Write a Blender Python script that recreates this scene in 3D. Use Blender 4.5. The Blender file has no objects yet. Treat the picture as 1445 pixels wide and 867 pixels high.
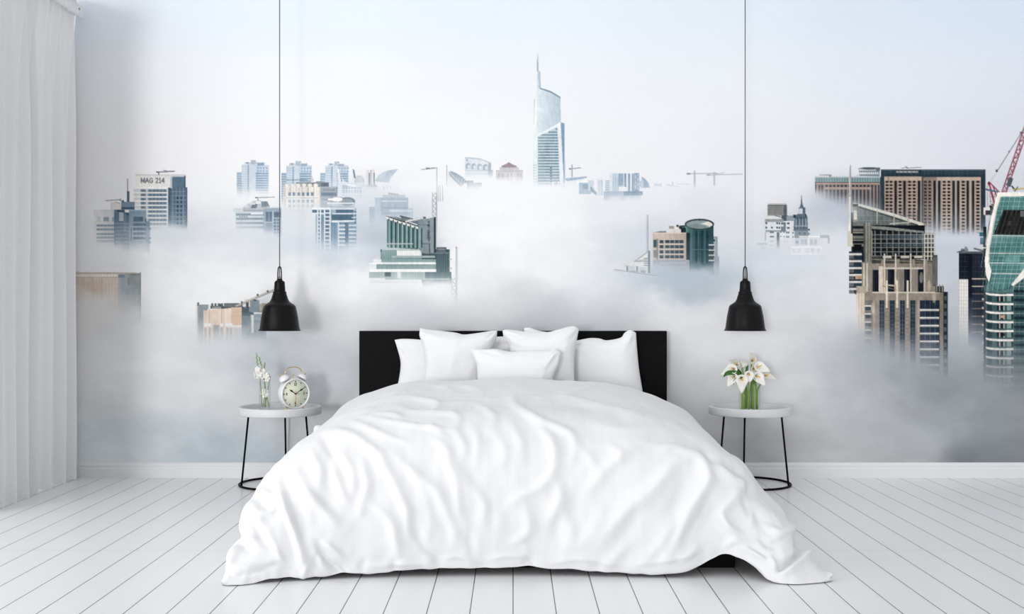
import bpy, bmesh, math, random
import numpy as np
from mathutils import Vector, Matrix

# A bedroom corner: white bed in front of a wall covered by a printed mural of a city in fog.
# World: x right, y away from the camera, z up; metres; the camera stands at the origin, 0.945 m up.
CAM_Z, FPX = 0.945, 1530.0
CX, CY = 724.0, 433.5
WALL_Y = 6.0
def at(px, py, y):                # a point of the photograph at a known depth
    return ((px - CX) * y / FPX, y, CAM_Z - (py - CY) * y / FPX)
C = bpy.context.scene.collection
random.seed(4)
MURAL_GAIN = .97
WORLD, WGX, WGZ, WGY = .62, -.72, .32, -.34          # daylight: brighter from the open left side, from above and from behind the camera
SUN_E, SUN_ANG, SUN_DIR, EXPO, FILL_E = .90, 11, (.30, .94, -.03), 0.0, 48
# ---------------------------------------------------------------- printed mural (drawn with numpy)
# mural coordinates: one unit = 1/255 m on the wall; origin chosen so that the eye height line is 433.5
MX0, MX1, MY0, MY1 = 60, 1560, -100, 655
SS = 2
MW, MH = MX1 - MX0, MY1 - MY0
rng = np.random.RandomState(7)

def sstep(a, b, x):
    t = np.clip((x - a) / (b - a), 0, 1)
    return t * t * (3 - 2 * t)

def vnoise(xx, yy, cell, seed):
    r = np.random.RandomState(seed).rand(256, 256).astype(np.float32)
    x = xx / cell; y = yy / cell
    xi = np.floor(x).astype(int); yi = np.floor(y).astype(int)
    fx = (x - xi); fy = (y - yi)
    fx = fx * fx * fx * (fx * (fx * 6 - 15) + 10); fy = fy * fy * fy * (fy * (fy * 6 - 15) + 10)
    a = r[yi & 255, xi & 255]; b = r[yi & 255, (xi + 1) & 255]
    c = r[(yi + 1) & 255, xi & 255]; d = r[(yi + 1) & 255, (xi + 1) & 255]
    return (a + (b - a) * fx) * (1 - fy) + (c + (d - c) * fx) * fy

def fbm(xx, yy, cell, seed, octs=5, gain=0.5):
    s = 0; amp = 1; tot = 0
    for k in range(octs):
        s = s + amp * vnoise(xx + 17.3 * k, yy - 9.1 * k, cell / 2 ** k, seed + k)
        tot += amp; amp *= gain
    return s / tot * 2 - 1          # about -1..1

gx, gy = np.meshgrid((np.arange(MW * SS) + .5) / SS + MX0, (np.arange(MH * SS) + .5) / SS + MY0)
gx = gx.astype(np.float32); gy = gy.astype(np.float32)

# sky and fog ink: colours at scattered places, blended smoothly, then broken up with drifting noise
ANCH = [  # x, y, r, g, b
 (60,-100,222,233,246),(400,-100,218,231,244),(800,-100,216,228,241),(1200,-100,205,219,236),(1560,-100,196,212,232),
 (150,20,230,238,247),(420,20,226,236,244),(720,20,224,233,241),(1000,20,220,229,239),(1250,20,210,221,235),(1440,20,203,216,232),
 (150,110,238,240,244),(420,110,236,239,243),(720,110,231,235,239),(1000,110,227,231,237),(1250,110,218,224,232),(1440,110,211,217,227),
 (150,200,241,240,241),(420,200,240,239,241),(640,200,237,237,239),(900,200,232,232,236),(1120,200,226,226,232),(1300,200,217,219,226),(1440,200,208,211,219),
 (120,270,240,239,240),(310,270,238,238,240),(580,230,236,236,238),(870,230,229,230,235),(1080,240,223,224,231),(1420,260,200,204,212),
 (110,340,236,236,238),(235,340,206,213,221),(170,372,240,240,241),(300,320,216,221,227),(300,385,240,240,241),(370,345,206,214,222),
 (470,355,190,203,215),(440,320,214,220,226),(420,380,238,238,239),(560,320,176,190,203),(530,275,212,219,226),(600,265,236,236,239),(580,285,205,213,222),
 (660,300,239,239,241),(700,345,240,240,241),(760,300,237,238,240),(660,400,236,236,238),(520,410,239,239,240),(800,360,234,235,238),
 (870,300,224,227,233),(900,350,206,213,223),(870,400,222,226,232),(960,395,170,187,202),(1020,380,184,197,209),(1020,310,216,219,227),(1060,420,222,224,229),
 (1100,390,204,213,223),(1060,350,214,219,227),(1140,300,188,196,208),(1170,330,214,218,226),(1100,270,229,228,233),(1180,380,214,217,224),(1190,290,160,173,188),
 (1345,345,190,196,208),(1345,400,186,192,204),(1345,450,172,180,190),(1345,500,152,160,168),(1180,430,218,219,224),
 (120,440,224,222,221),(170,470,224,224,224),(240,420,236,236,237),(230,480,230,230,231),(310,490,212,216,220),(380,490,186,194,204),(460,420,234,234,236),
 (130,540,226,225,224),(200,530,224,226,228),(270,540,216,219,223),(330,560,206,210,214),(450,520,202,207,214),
 (130,620,220,229,233),(200,600,208,218,225),(270,610,192,206,215),(340,630,184,200,210),(450,600,206,211,215),  # lower left: leftmost inks lightened to make up for the curtain's shade
 (480,470,214,216,221),(560,440,212,215,221),(640,455,202,205,211),(700,430,216,218,222),(760,455,194,199,207),(850,440,204,208,214),(950,460,224,225,229),  # grey cloud above the headboard, part of the headboard's shadow kept in the ink
 (560,560,204,209,213),(800,560,202,206,210),(960,560,214,215,217),(960,640,204,206,208),
 (1050,480,224,224,228),(1130,480,216,217,221),(1200,480,196,200,205),(1250,490,150,157,164),(1300,530,132,140,147),
 (1100,550,208,209,212),(1200,560,184,188,193),(1250,550,166,172,178),(1350,570,140,147,154),(1440,540,122,130,136),(1440,590,134,142,148),
 (1150,630,194,195,198),(1250,630,182,186,190),(1300,600,172,177,182),(1380,635,124,132,140),(1440,640,126,134,142),(1550,500,130,138,144),(1550,640,140,148,154),
 (1550,350,190,196,206),(1550,250,196,202,212),
]
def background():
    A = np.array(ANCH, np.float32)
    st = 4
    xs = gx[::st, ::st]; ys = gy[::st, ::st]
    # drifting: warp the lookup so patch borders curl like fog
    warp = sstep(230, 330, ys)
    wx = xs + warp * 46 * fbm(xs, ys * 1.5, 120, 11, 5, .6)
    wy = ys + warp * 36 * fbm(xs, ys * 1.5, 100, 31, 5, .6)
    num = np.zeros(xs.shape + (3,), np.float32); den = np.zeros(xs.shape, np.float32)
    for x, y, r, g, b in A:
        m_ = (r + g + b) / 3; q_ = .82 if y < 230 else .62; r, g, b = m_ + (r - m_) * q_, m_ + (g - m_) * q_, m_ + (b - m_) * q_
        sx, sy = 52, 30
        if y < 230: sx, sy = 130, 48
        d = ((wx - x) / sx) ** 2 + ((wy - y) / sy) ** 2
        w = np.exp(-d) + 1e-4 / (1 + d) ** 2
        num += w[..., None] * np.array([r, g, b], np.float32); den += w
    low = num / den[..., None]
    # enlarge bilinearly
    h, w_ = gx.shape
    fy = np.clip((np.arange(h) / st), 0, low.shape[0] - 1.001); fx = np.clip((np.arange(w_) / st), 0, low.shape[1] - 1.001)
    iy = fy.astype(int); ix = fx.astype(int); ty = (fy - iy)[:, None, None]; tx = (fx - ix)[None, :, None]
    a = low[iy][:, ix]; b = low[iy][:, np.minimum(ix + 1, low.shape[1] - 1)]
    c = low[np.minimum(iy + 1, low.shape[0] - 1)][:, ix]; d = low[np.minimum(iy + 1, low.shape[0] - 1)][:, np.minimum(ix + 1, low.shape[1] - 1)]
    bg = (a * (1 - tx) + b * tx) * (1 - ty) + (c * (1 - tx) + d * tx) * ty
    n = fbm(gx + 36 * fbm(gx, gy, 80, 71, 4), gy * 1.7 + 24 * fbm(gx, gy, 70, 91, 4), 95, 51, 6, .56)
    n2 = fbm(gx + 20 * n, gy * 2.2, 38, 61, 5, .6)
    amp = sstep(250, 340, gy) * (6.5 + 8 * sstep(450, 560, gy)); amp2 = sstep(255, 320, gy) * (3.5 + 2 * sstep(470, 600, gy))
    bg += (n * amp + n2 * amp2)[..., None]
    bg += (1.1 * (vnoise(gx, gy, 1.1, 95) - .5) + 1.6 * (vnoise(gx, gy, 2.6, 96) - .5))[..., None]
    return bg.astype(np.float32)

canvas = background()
ids = np.zeros(gx.shape, np.int16)
PRINTS = []                       # (name, label) of every printed building
LY = {}

def begin(x0, y0, x1, y1):
    """open an ink layer for one building"""
    i0 = max(0, int((y0 - MY0) * SS)); i1 = min(gx.shape[0], int((y1 - MY0) * SS))
    j0 = max(0, int((x0 - MX0) * SS)); j1 = min(gx.shape[1], int((x1 - MX0) * SS))
    LY.update(s=(slice(i0, i1), slice(j0, j1)), x=gx[i0:i1, j0:j1], y=gy[i0:i1, j0:j1],
              rgb=np.zeros((i1 - i0, j1 - j0, 3), np.float32), a=np.zeros((i1 - i0, j1 - j0), np.float32), o=(i0, j0))

def _sub(x0, y0, x1, y1):
    i0, j0 = LY['o']; h, w = LY['a'].shape
    a = max(0, int((y0 - MY0) * SS) - i0 - 1); b = min(h, int((y1 - MY0) * SS) - i0 + 2)
    c = max(0, int((x0 - MX0) * SS) - j0 - 1); d = min(w, int((x1 - MX0) * SS) - j0 + 2)
    return slice(a, max(a, b)), slice(c, max(c, d))

def _ink(s, m, col, al=1.0, x=None, y=None):
    if m.size == 0: return
    if callable(col): c = col(LY['x'][s], LY['y'][s])
    else: c = np.array(col, np.float32)
    k = (m * al)[..., None]
    LY['rgb'][s] = LY['rgb'][s] * (1 - k) + c * k
    LY['a'][s] = np.maximum(LY['a'][s], m * al)

def rect(x0, y0, x1, y1, col, al=1.0):
    s = _sub(x0, y0, x1, y1); X = LY['x'][s]; Y = LY['y'][s]
    hx = .5 / SS
    m = np.clip((X + hx - x0) * SS, 0, 1) * np.clip((x1 - X + hx) * SS, 0, 1) * np.clip((Y + hx - y0) * SS, 0, 1) * np.clip((y1 - Y + hx) * SS, 0, 1)
    _ink(s, m, col, al)

def poly(pts, col, al=1.0):
    xs = [p[0] for p in pts]; ys = [p[1] for p in pts]
    s = _sub(min(xs), min(ys), max(xs), max(ys)); X = LY['x'][s]; Y = LY['y'][s]
    ins = np.zeros(X.shape, bool)
    for (ax, ay), (bx, by) in zip(pts, pts[1:] + pts[:1]):
        if ay == by: continue
        c = ((ay > Y) != (by > Y)) & (X < (bx - ax) * (Y - ay) / (by - ay) + ax)
        ins ^= c
    _ink(s, ins.astype(np.float32), col, al)

def line(ax, ay, bx, by, w, col, al=1.0):
    s = _sub(min(ax, bx) - w, min(ay, by) - w, max(ax, bx) + w, max(ay, by) + w); X = LY['x'][s]; Y = LY['y'][s]
    dx, dy = bx - ax, by - ay; L2 = dx * dx + dy * dy + 1e-9
    t = np.clip(((X - ax) * dx + (Y - ay) * dy) / L2, 0, 1)
    d = np.hypot(X - ax - t * dx, Y - ay - t * dy)
    _ink(s, np.clip((w / 2 - d) * SS + .5, 0, 1) * min(1, w * SS), col, al)

def oval(cx, cy, rx, ry, col, al=1.0):
    s = _sub(cx - rx, cy - ry, cx + rx, cy + ry); X = LY['x'][s]; Y = LY['y'][s]
    d = 1 - np.hypot((X - cx) / rx, (Y - cy) / ry)
    _ink(s, np.clip(d * min(rx, ry) * SS + .5, 0, 1), col, al)

def vgrad(c0, c1, y0, y1):
    a = np.array(c0, np.float32); b = np.array(c1, np.float32)
    return lambda X, Y: a + (b - a) * np.clip((Y - y0) / (y1 - y0), 0, 1)[..., None]

def hgrad(c0, c1, x0, x1):
    a = np.array(c0, np.float32); b = np.array(c1, np.float32)
    return lambda X, Y: a + (b - a) * np.clip((X - x0) / (x1 - x0), 0, 1)[..., None]

def rows(x0, x1, ys, h, col, al=1.0):
    for y in ys: rect(x0, y, x1, y + h, col, al)

def cols(xs, w, y0, y1, col, al=1.0):
    for x in xs: rect(x, y0, x + w, y1, col, al)

def cells(xs, ys, w, h, col, al=1.0):
    for y in ys:
        for x in xs: rect(x, y, x + w, y + h, col, al)

def fr(a, b, st):
    return list(np.arange(a, b - 1e-6, st))

def end(label, y0, y1, amp=7, haze=0.0, seed=1, cell=26, name='printed_building', grain=10, sat=.74, con=1.0, dark=0):
    """y0..y1: where the building sinks into the fog (numbers or [(x, y), ...])"""
    X, Y = LY['x'], LY['y']
    f = lambda v: np.interp(X, [p[0] for p in v], [p[1] for p in v]) if isinstance(v, list) else v
    n = fbm(X, Y * 1.6, cell, 200 + seed, 4)
    a, b = f(y0), f(y1)
    t = np.clip((Y + n * amp - a) / (b - a), 0, 1)
    vis = (1 - t * t * (3 - 2 * t)) * (1 - haze)
    k = LY['a'] * vis
    lum = LY['rgb'].mean(2, keepdims=True); rgb = lum + (LY['rgb'] - lum) * sat
    rgb = (rgb - 128) * con + 128 - dark
    dirt = grain * (vnoise(X, Y, 1.2, seed + 5) + vnoise(X, Y * .5, 3.1, seed + 6) + .8 * vnoise(X, Y * .25, 2.2, seed + 7) - 1.4) + grain * .8 * fbm(X, Y, 22, seed + 60, 3)
    rgb = np.clip(rgb + dirt[..., None] * (.55 + .45 * np.clip(lum / 160, 0, 1)), 0, 255)
    sink = np.clip((Y + n * amp * 2 - a + 34) / (b - a + 34), 0, 1) ** 1.5 * .55          # haze thickens well above the fog line
    vis = vis * (1 - sink); k = LY['a'] * vis
    s = LY['s']
    canvas[s] = canvas[s] * (1 - k[..., None]) + rgb * k[..., None]
    PRINTS.append((name, label))
    ids[s][k > .16] = len(PRINTS)
def wisp(cx, cy, rx, ry, col, al, seed=0, amp=.5):
    s = (slice(max(0, int((cy - 2.2 * ry - MY0) * SS)), int((cy + 2.2 * ry - MY0) * SS)), slice(max(0, int((cx - 2.2 * rx - MX0) * SS)), int((cx + 2.2 * rx - MX0) * SS)))
    X, Y = gx[s], gy[s]
    n = fbm(X, Y * 1.7, 42, 300 + seed, 5)
    d = ((X - cx) / rx) ** 2 + ((Y - cy) / ry) ** 2
    k = np.clip(np.exp(-d * (1 + amp * n)) * (1 + amp * n) * al, 0, 1) * np.clip(3.2 - d, 0, 1)
    canvas[s] = canvas[s] * (1 - k[..., None]) + np.array(col, np.float32) * k[..., None]
    ids[s][k > .7] = 0

GLY = {  # stroke letters in a unit box, y down
 'M': [[(0,1),(0.06,0),(.5,.85),(.94,0),(1,1)]], 'A': [[(0,1),(.5,0),(1,1)],[(.2,.65),(.8,.65)]],
 'G': [[(.95,.2),(.6,0),(.2,.15),(.02,.5),(.2,.88),(.6,1),(.95,.85),(.95,.55),(.6,.55)]],
 '2': [[(.05,.25),(.3,0),(.75,.02),(.9,.28),(.7,.55),(.05,1),(.95,1)]], '1': [[(.2,.2),(.55,0),(.55,1)],[(.2,1),(.9,1)]],
 '4': [[(.75,1),(.75,0),(.02,.7),(1,.7)]], 'T': [[(0,0),(1,0)],[(.5,0),(.5,1)]], 'R': [[(0,1),(0,0),(.8,.05),(.85,.4),(0,.5)],[(.4,.5),(1,1)]],
 'I': [[(.5,0),(.5,1)]], 'D': [[(0,0),(0,1),(.6,.95),(1,.5),(.6,.05),(0,0)]], 'E': [[(1,0),(0,0),(0,1),(1,1)],[(0,.5),(.8,.5)]],
 'N': [[(0,1),(0,0),(1,1),(1,0)]], ' ': [],
}
def glyph(ch, x, y, w, h, t, col, al=1):
    for st in GLY[ch]:
        for (ax, ay), (bx, by) in zip(st, st[1:]): line(x + ax * w, y + ay * h, x + bx * w, y + by * h, t, col, al)

def lattice(ax, ay, bx, by, w, col, n, t=.7, al=1.0):
    dx, dy = bx - ax, by - ay; L = math.hypot(dx, dy); nx, ny = -dy / L * w / 2, dx / L * w / 2
    line(ax + nx, ay + ny, bx + nx, by + ny, t, col, al); line(ax - nx, ay - ny, bx - nx, by - ny, t, col, al)
    for i in range(n):
        s = 1 if i % 2 else -1
        line(ax + dx * i / n + nx * s, ay + dy * i / n + ny * s, ax + dx * (i + 1) / n - nx * s, ay + dy * (i + 1) / n - ny * s, t, col, al)

# ------------------------------------------------ the printed skyline, far to near
# far stepped towers
def stepped(x0, xm, xs, x1, yl, ym, yr, yt, yb, seed, label, hz=0.0):
    begin(x0 - 3, yt - 4, x1 + 3, yb)
    rect(x0, yl, xm, yb, (172,194,213)); rows(x0, xm, fr(yl + 1.5, yb, 3.4), 1.6, (118,150,180))
    rect(xm, ym, xs, yb, (196,212,225)); rows(xm, xm + 9, fr(ym + 3, yb, 3.4), 1.2, (165,188,208)); rect(xm + 8.6, ym, xm + 10.2, yb, (120,152,182))
    rect(xs, yr, x1, yb, (186,205,221)); cells(fr(xs + 2, x1 - 2, 4), [yr + 3, yr + 7.5], 2.2, 2.2, (128,158,186)); rows(xs, x1 - 1, fr(yr + 11, yb, 3.4), 1.9, (112,146,178))
    rect(xm + 4, yt + 3, x1 - 6, ym + 1, (196,208,218)); rect(xm + 13, yt, xm + 20, ym, (168,186,204)); rect(xm + 6, yt + 3, xm + 10, yt + 5, (130,150,170))
    rect(xs + 2, yt + 4, x1 - 7, yr + 1, (140,164,188)); rect(xs + .5, yt + 2, xs + 3, yt + 4, (210,216,222))
    end(label, yb - 24, yb, 6, hz, seed)
stepped(334, 341, 361, 379.5, 243, 232, 233, 226, 284, 1, 'printed pale blue stepped tower, first from the left of three alike')
stepped(397, 404.3, 423, 440, 244, 234, 233.5, 227.5, 292, 2, 'printed pale blue stepped tower behind the wide cream block')
stepped(452, 459, 475.5, 492, 244, 234, 233.5, 228, 284, 3, 'printed pale blue stepped tower behind a tall curved white fin')

# curved fin with long low block
begin(472, 232, 530, 285)
rect(481, 258, 515, 282, (206,215,224)); cols(fr(484, 512, 4), 1.6, 262, 282, (160,182,202)); rows(481, 515, [267, 273], 1.2, (228,232,236))
rect(503, 260, 515, 266, (226,230,234)); oval(507, 257, 7, 9, (196,206,214)); rect(499, 258, 515, 264, (214,221,228))
poly([(480,247),(484,254),(492,259.5),(503,262),(503,264.5),(490,262.5),(481,258)], (236,238,240))
poly([(476,238),(478.5,238),(483,256),(482,282),(478,282),(477,258)], (232,234,237)); poly([(478.5,238),(480.5,247),(483.5,256),(481.5,257)], (120,146,172))
poly([(497.5,238.5),(500,240),(502,251.5),(499.5,251.5)], (92,120,150))
end('printed white sail fin with low pale block behind it', 266, 284, 5, .0, 4)
# pair of slabs and quarter dome
begin(512, 234, 566, 285)
poly([(529,256),(533,249),(541,243),(550,240),(562,239),(558,243),(552,250),(549,258)], (158,178,198)); poly([(531,253),(536,247),(545,242),(551,240),(540,249),(536,257)], (178,193,208))
rect(516.5, 239.5, 521, 262, (226,216,208)); rect(520, 244, 522, 262, (96,118,146)); rect(524.5, 239, 529, 262, (224,214,208)); rect(522, 240, 524.5, 262, (168,178,192)); rect(527, 244, 529, 262, (104,124,150))
rect(512, 261, 532, 276, (196,205,214)); rect(518, 261, 532, 264, (150,166,184))
for x in (541, 546, 551, 557, 561): line(x, 263, x + 1, 268, 1, (150,164,180))
end('printed twin slabs and quarter dome rising out of far fog', 252, 272, 6, .06, 5)
# hazy block
begin(518, 268, 588, 328)
rect(529, 279, 576, 326, (148,170,190)); rect(521, 292, 530, 326, (150,172,192)); rect(575, 294, 583, 326, (160,180,198))
rect(538, 283, 574, 285, (190,203,214)); rect(541, 292, 576, 295, (126,152,176)); rect(549, 296, 583, 299, (186,200,212)); rect(540, 300, 578, 303, (132,156,180)); rect(529, 279, 537, 326, (166,186,203))
rect(540, 275, 572, 279, (170,184,198)); lattice(548, 273, 562, 275, 1.5, (150,160,172), 4, .6)
end('printed grey blue block half lost in haze', 296, 326, 8, .22, 6)
# leaning wedge, arched block, pavilion
begin(626, 230, 684, 272)
poly([(632,243),(640,244),(662,266),(632,266)], (224,226,229)); poly([(633,242.5),(637,241.5),(644,244.5),(654,251),(661,258),(655,259),(650,263.5),(642,256),(635,248)], (134,152,172))
for k in range(6): line(636 + k * 4, 243.5 + k * 2.2, 638.5 + k * 3, 249 + k * 2.6, .6, (196,206,214))
line(634, 243, 652, 261, .7, (205,212,220)); rect(659, 255, 668, 268, (150,164,180)); rect(662, 258, 680, 270, (168,182,196)); rect(630, 233, 630.9, 266, (140,152,168))
end('printed leaning wedge roof with lattice face above fog', 254, 270, 5, .08, 7)
begin(652, 218, 700, 256)
poly([(656,222),(664,221.8),(676,223.5),(686,226.5),(692.5,229.5),(692.5,256),(656,256)], (206,216,224)); poly([(656,222),(676,223.5),(692.5,229.5),(692.5,231),(676,225),(656,223.5)], (160,174,188))
for k in range(4):
    cx = 659.5 + k * 8.2; oval(cx + 1, 234 + k * .5, 3.3, 3.6, (122,148,172)); rect(cx - 2.3, 234 + k * .5, cx + 4.3, 238.5 + k * .5, (122,148,172)); oval(cx + 2, 235.5 + k * .5, 2.2, 3, (206,214,222))
oval(659, 226, 1.3, 1.3, (120,140,160)); rows(656, 692, [240, 245], 1.5, (176,192,206)); rect(689, 230, 693, 256, (140,160,180)); rect(692, 240, 695.5, 256, (150,168,186))
end('printed pale block with a row of arches under curved parapet', 239, 254, 4, .06, 8)
begin(696, 226, 742, 262)
rect(700, 240, 738, 262, (196,192,195)); rect(705, 236, 732, 244, (190,186,190)); rect(712, 244, 727, 262, (206,200,200)); cols([703,709,716,721,730,734], 1.5, 245, 262, (150,156,168))
poly([(718,229),(722,231.5),(731,235.2),(706,235.2),(714,231.5)], (146,118,130)); rect(708, 235, 729, 236.5, (130,120,134)); rows(700, 738, [241,248], .9, (168,168,176))
end('printed stone block with plum pavilion roof', 246, 260, 4, .05, 9)
# far low cluster right of the tall tower
begin(796, 232, 925, 290)
G1, G2, G3 = (206,215,224), (150,176,200), (112,142,170)
poly([(797,250),(812,249),(826,251),(830,249.5),(830,260),(800,262)], (224,228,231)); poly([(797,252),(828,249),(828,251.5),(800,256)], G2); poly([(812,258),(826,251),(829,256),(826,260)], (236,236,236))
rect(817, 258, 834, 274, G2); rect(822, 260, 833, 267, G3); rect(830, 255, 838, 270, (190,204,216)); poly([(833,262),(842,272),(842,276),(833,270)], G3)
rect(843, 253, 851, 276, G1); rect(845, 249.5, 850, 254, (226,230,234)); cols([844.5,848.5], 1.4, 254, 276, (178,196,212)); rect(854, 254, 861, 274, G1); rows(854, 861, fr(255, 274, 3), 1.3, G2)
rect(860, 244.5, 880, 276, (190,208,222)); rect(860, 244, 864, 276, (212,221,228)); cols(fr(865, 879, 3.4), 1.2, 246, 276, (166,190,210)); rect(873, 245, 879.5, 262, (138,166,192))
rect(880, 244, 896, 272, (222,228,233)); cols([881,886.4,891.8], 2.6, 245, 270, (120,150,180)); rect(895, 244.5, 902, 272, (120,150,178)); lattice(898.5, 246, 898.5, 268, 4, (205,216,226), 6, .8)
rect(902, 255, 912, 266, (206,216,224)); cells([903,907], [256,260.5], 2, 2.4, G2); poly([(905,249),(910,252),(915,258),(917,265),(906,265),(906,258)], (146,172,196)); poly([(905,249),(908,256),(908,264),(904,264)], (190,206,218))
rect(873, 264, 884, 272, (232,234,236)); rect(852, 270, 905, 284, (160,182,202)); rect(880, 270, 907, 276, G3)
line(803, 238.5, 819.5, 237, 1, (140,156,172)); line(807.3, 232.5, 807.3, 250, 1.2, (150,165,180)); rect(803, 237.5, 806, 239.5, (110,130,150))
end('printed cluster of small pale blue blocks beside the tall tower', [(796,266),(850,276),(905,270),(925,262)], [(796,280),(850,290),(905,286),(925,276)], 6, 0, 10, 14)
begin(920, 238, 1052, 276)
rect(923, 259.5, 934, 272, (186,200,214)); rect(923, 259.5, 934, 262, (150,170,190)); poly([(939,263),(950,262),(962,266),(962,270),(939,270)], (196,206,216)); line(941, 261, 958, 263.5, 1.2, (130,148,168)); line(949, 257, 950, 262, .8, (120,140,160))
rect(968, 265, 990, 268, (196,206,216)); line(955, 260, 972, 260, .6, (196,204,214))
c = (138,158,178)
line(969, 245.5, 1012, 244.6, .9, c, .8); rect(969, 244.3, 974, 246.4, (90,112,138)); lattice(980.3, 243, 980.3, 266, 1.6, c, 10, .7); line(980.3, 240.8, 980.3, 245, .8, c)
line(997.5, 247.2, 1048, 245.8, .9, c, .7); rect(997.5, 246.4, 1002, 248, (96,118,142)); lattice(1008, 243.5, 1008, 262, 1.5, c, 8, .7); line(1008, 246, 1022, 243.8, .6, c, .7)
end('printed pair of thin far cranes above the fog', 258, 270, 4, .12, 11)
# the tall tower
begin(746, 70, 804, 272)
poly([(758.2,124),(765,124),(778,128.5),(791,137),(791.5,173),(796.8,174),(797.3,272),(751.8,272),(752.3,235),(753.2,190),(755,145)], hgrad((222,232,237),(172,196,210),756,790))
poly([(757.6,101),(760.5,99.5),(762.4,101.5),(763,124.5),(757.2,124)], hgrad((222,230,236),(150,174,196),757.5,763)); poly([(758.3,77),(759.5,75.5),(760,99.5),(760.4,101),(757.9,101)], (170,188,204)); cols([757.9], .6, 84, 100, (120,140,160))
poly([(762,124),(778,129),(791,137),(791,139),(777,131),(762,125.5)], (112,142,170))
rows(757, 790, fr(141, 186, 3.2), .55, (196,211,220), .7); rect(753.5, 140, 757.5, 262, (232,238,241), .8)
poly([(758,190.5),(791,172.5),(791,176.5),(760,192.5)], (236,240,242))
poly([(759,192),(788,180),(790.5,264),(758.5,264)], (198,213,221))
for i, y in enumerate(fr(181.5, 262, 4.05)):
    x0 = 759.2 if y > 191.5 else 759.2 + (191.5 - y) * 2.5
    xr = 786.5 + (y - 180) * .045
    if xr - x0 > 2: rect(x0, y, xr, y + 2.1, hgrad((122,154,168),(96,134,158),760,790)); 
    if y > 200: rect(x0 + 10, y + .2, x0 + 16, y + 1.8, (70,112,124), .5)
cells([753,755.6], fr(232, 262, 4), 1.2, 1.6, (150,178,192)); cells([776], fr(236, 262, 4), 3, 1.8, (90,130,146))
poly([(786,179),(791,176),(796,262),(790,262),(788,200)], (224,232,237)); poly([(791.2,173),(797,174.2),(797.4,258),(795.6,258),(792.5,190)], (114,154,184)); poly([(795.8,174),(797,174.2),(797.4,258),(796.4,258)], (168,192,210))
rect(787, 256, 789, 266, (230,235,238)); rect(779, 257, 782, 266, (226,232,236))
end('printed tallest tower with slanted top and needle spire', 255, 268, 4, 0, 12, name='printed_tower')
# lettered round tower and its neighbour
begin(184, 238, 268, 326)
rect(188, 265, 238, 326, (226,224,220)); rect(236, 264.5, 264, 326, (78,108,130))
rect(191, 247, 242, 266, hgrad((236,230,222),(226,222,217),191,240)); rect(240, 247.5, 243, 266, (190,200,208)); rect(191, 246.8, 262, 248.4, (212,208,203)); rect(190.5, 264, 237, 266.2, (240,236,230))
rect(242.8, 249.5, 261, 265, (84,114,138)); rect(260, 248, 262, 266, (60,92,118))
for i, y in enumerate(fr(267.3, 322, 5.9)):
    rect(189, y, 197, y + 3.4, (206,208,208)); rect(198, y, 206.3, y + 3.9, (120,142,158)); rect(200, y + .4, 203.5, y + 3.6, (84,112,132)); rect(208.5, y, 235.5, y + 3.9, (112,136,154)); cells(fr(211, 234, 5), [y + .5], 2.6, 3, (80,110,132))
    rect(188, y + 4.1, 237, y + 5.6, (236,233,228))
rect(206.4, 266, 208.4, 326, (220,218,214)); rect(236.8, 265, 241, 326, (64,94,118)); rect(236, 266, 237.2, 326, (232,230,226))
cols(fr(243.5, 263, 4.9), .9, 265, 326, (124,150,168)); rows(241.5, 264, fr(270, 326, 5.9), .9, (120,146,164)); cells([249,254.3], fr(278, 316, 6), 2.6, 3, (40,68,92)); rect(262.6, 264.5, 264.2, 326, (52,84,110))
x = 199.2
for ch, w in (('M',5.6),('A',5.2),('G',5),(' ',2.6),('2',4),('1',3.2),('4',4.6)):
    if ch != ' ': glyph(ch, x, 251.4, w - .7, 6.6, 1.15, (78,92,106))
    x += w + .55
rect(220.5, 242, 225, 243.8, (66,84,104)); line(224, 243, 246, 241.8, 1.6, (120,130,140)); rect(223, 243, 224.6, 247, (96,110,124)); line(231, 240.3, 236, 241.6, .8, (130,140,150))
end('printed round-fronted tower with lettering on its cream crown', [(188,306),(238,312),(264,318)], [(188,330),(238,326),(264,329)], 6, 0, 13, name='printed_tower')
begin(128, 250, 218, 358)
rect(132, 296, 165, 358, hgrad((226,224,222),(198,201,204),132,166)); rect(137, 306, 142, 313, (196,200,203)); rect(146, 306.5, 153.5, 312.6, (134,152,166)); rect(158, 307, 164, 312.5, (140,158,170))
rows(136, 165, [317, 322.5, 329, 334, 339], 3, (132,152,170)); cells(fr(137,164,5), [317,322.5,329,334], 3, 2.6, (112,138,160))
rect(161, 296, 184, 358, (82,112,136)); rect(168, 300, 177, 312, (176,186,192)); rect(174, 300, 178, 326, (104,132,152)); rows(162, 184, fr(315, 350, 5.2), 1.2, (130,152,170))
poly([(165,296),(176,297),(182,301),(182,305),(175,300),(165,299)], (58,86,110)); rect(176, 296, 183, 300, (226,224,222))
rect(182, 296, 206.5, 358, (124,150,172)); rect(182, 296, 206.5, 298, (150,172,190)); rect(188.5, 306, 201.5, 312.8, (62,92,118)); rect(190, 307, 200, 312, (78,106,130))
rows(188, 206, [315.4, 321.6, 328, 334.4], 3.8, (68,98,124)); cells([188.5,193.5,198.5], [321.6,328,334.4], 3.4, 3.4, (48,78,106)); rows(184, 207, [319.6,326,332.2,338.4], 1.4, (150,172,190)); rect(184.5, 322, 186, 340, (60,88,114))
rect(205.8, 312.5, 211.5, 358, (104,132,158)); rect(205, 309, 206.6, 314, (60,86,112)); cells([210], [322,335,341], 2.8, 2.4, (66,92,118))
rect(156, 285.5, 171.5, 296, (222,218,213)); rect(171.2, 285, 190, 296, (116,144,168)); rect(171.2, 292.5, 190, 295.5, (62,90,116)); rect(171.5, 282.8, 175, 286, (90,110,130))
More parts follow.
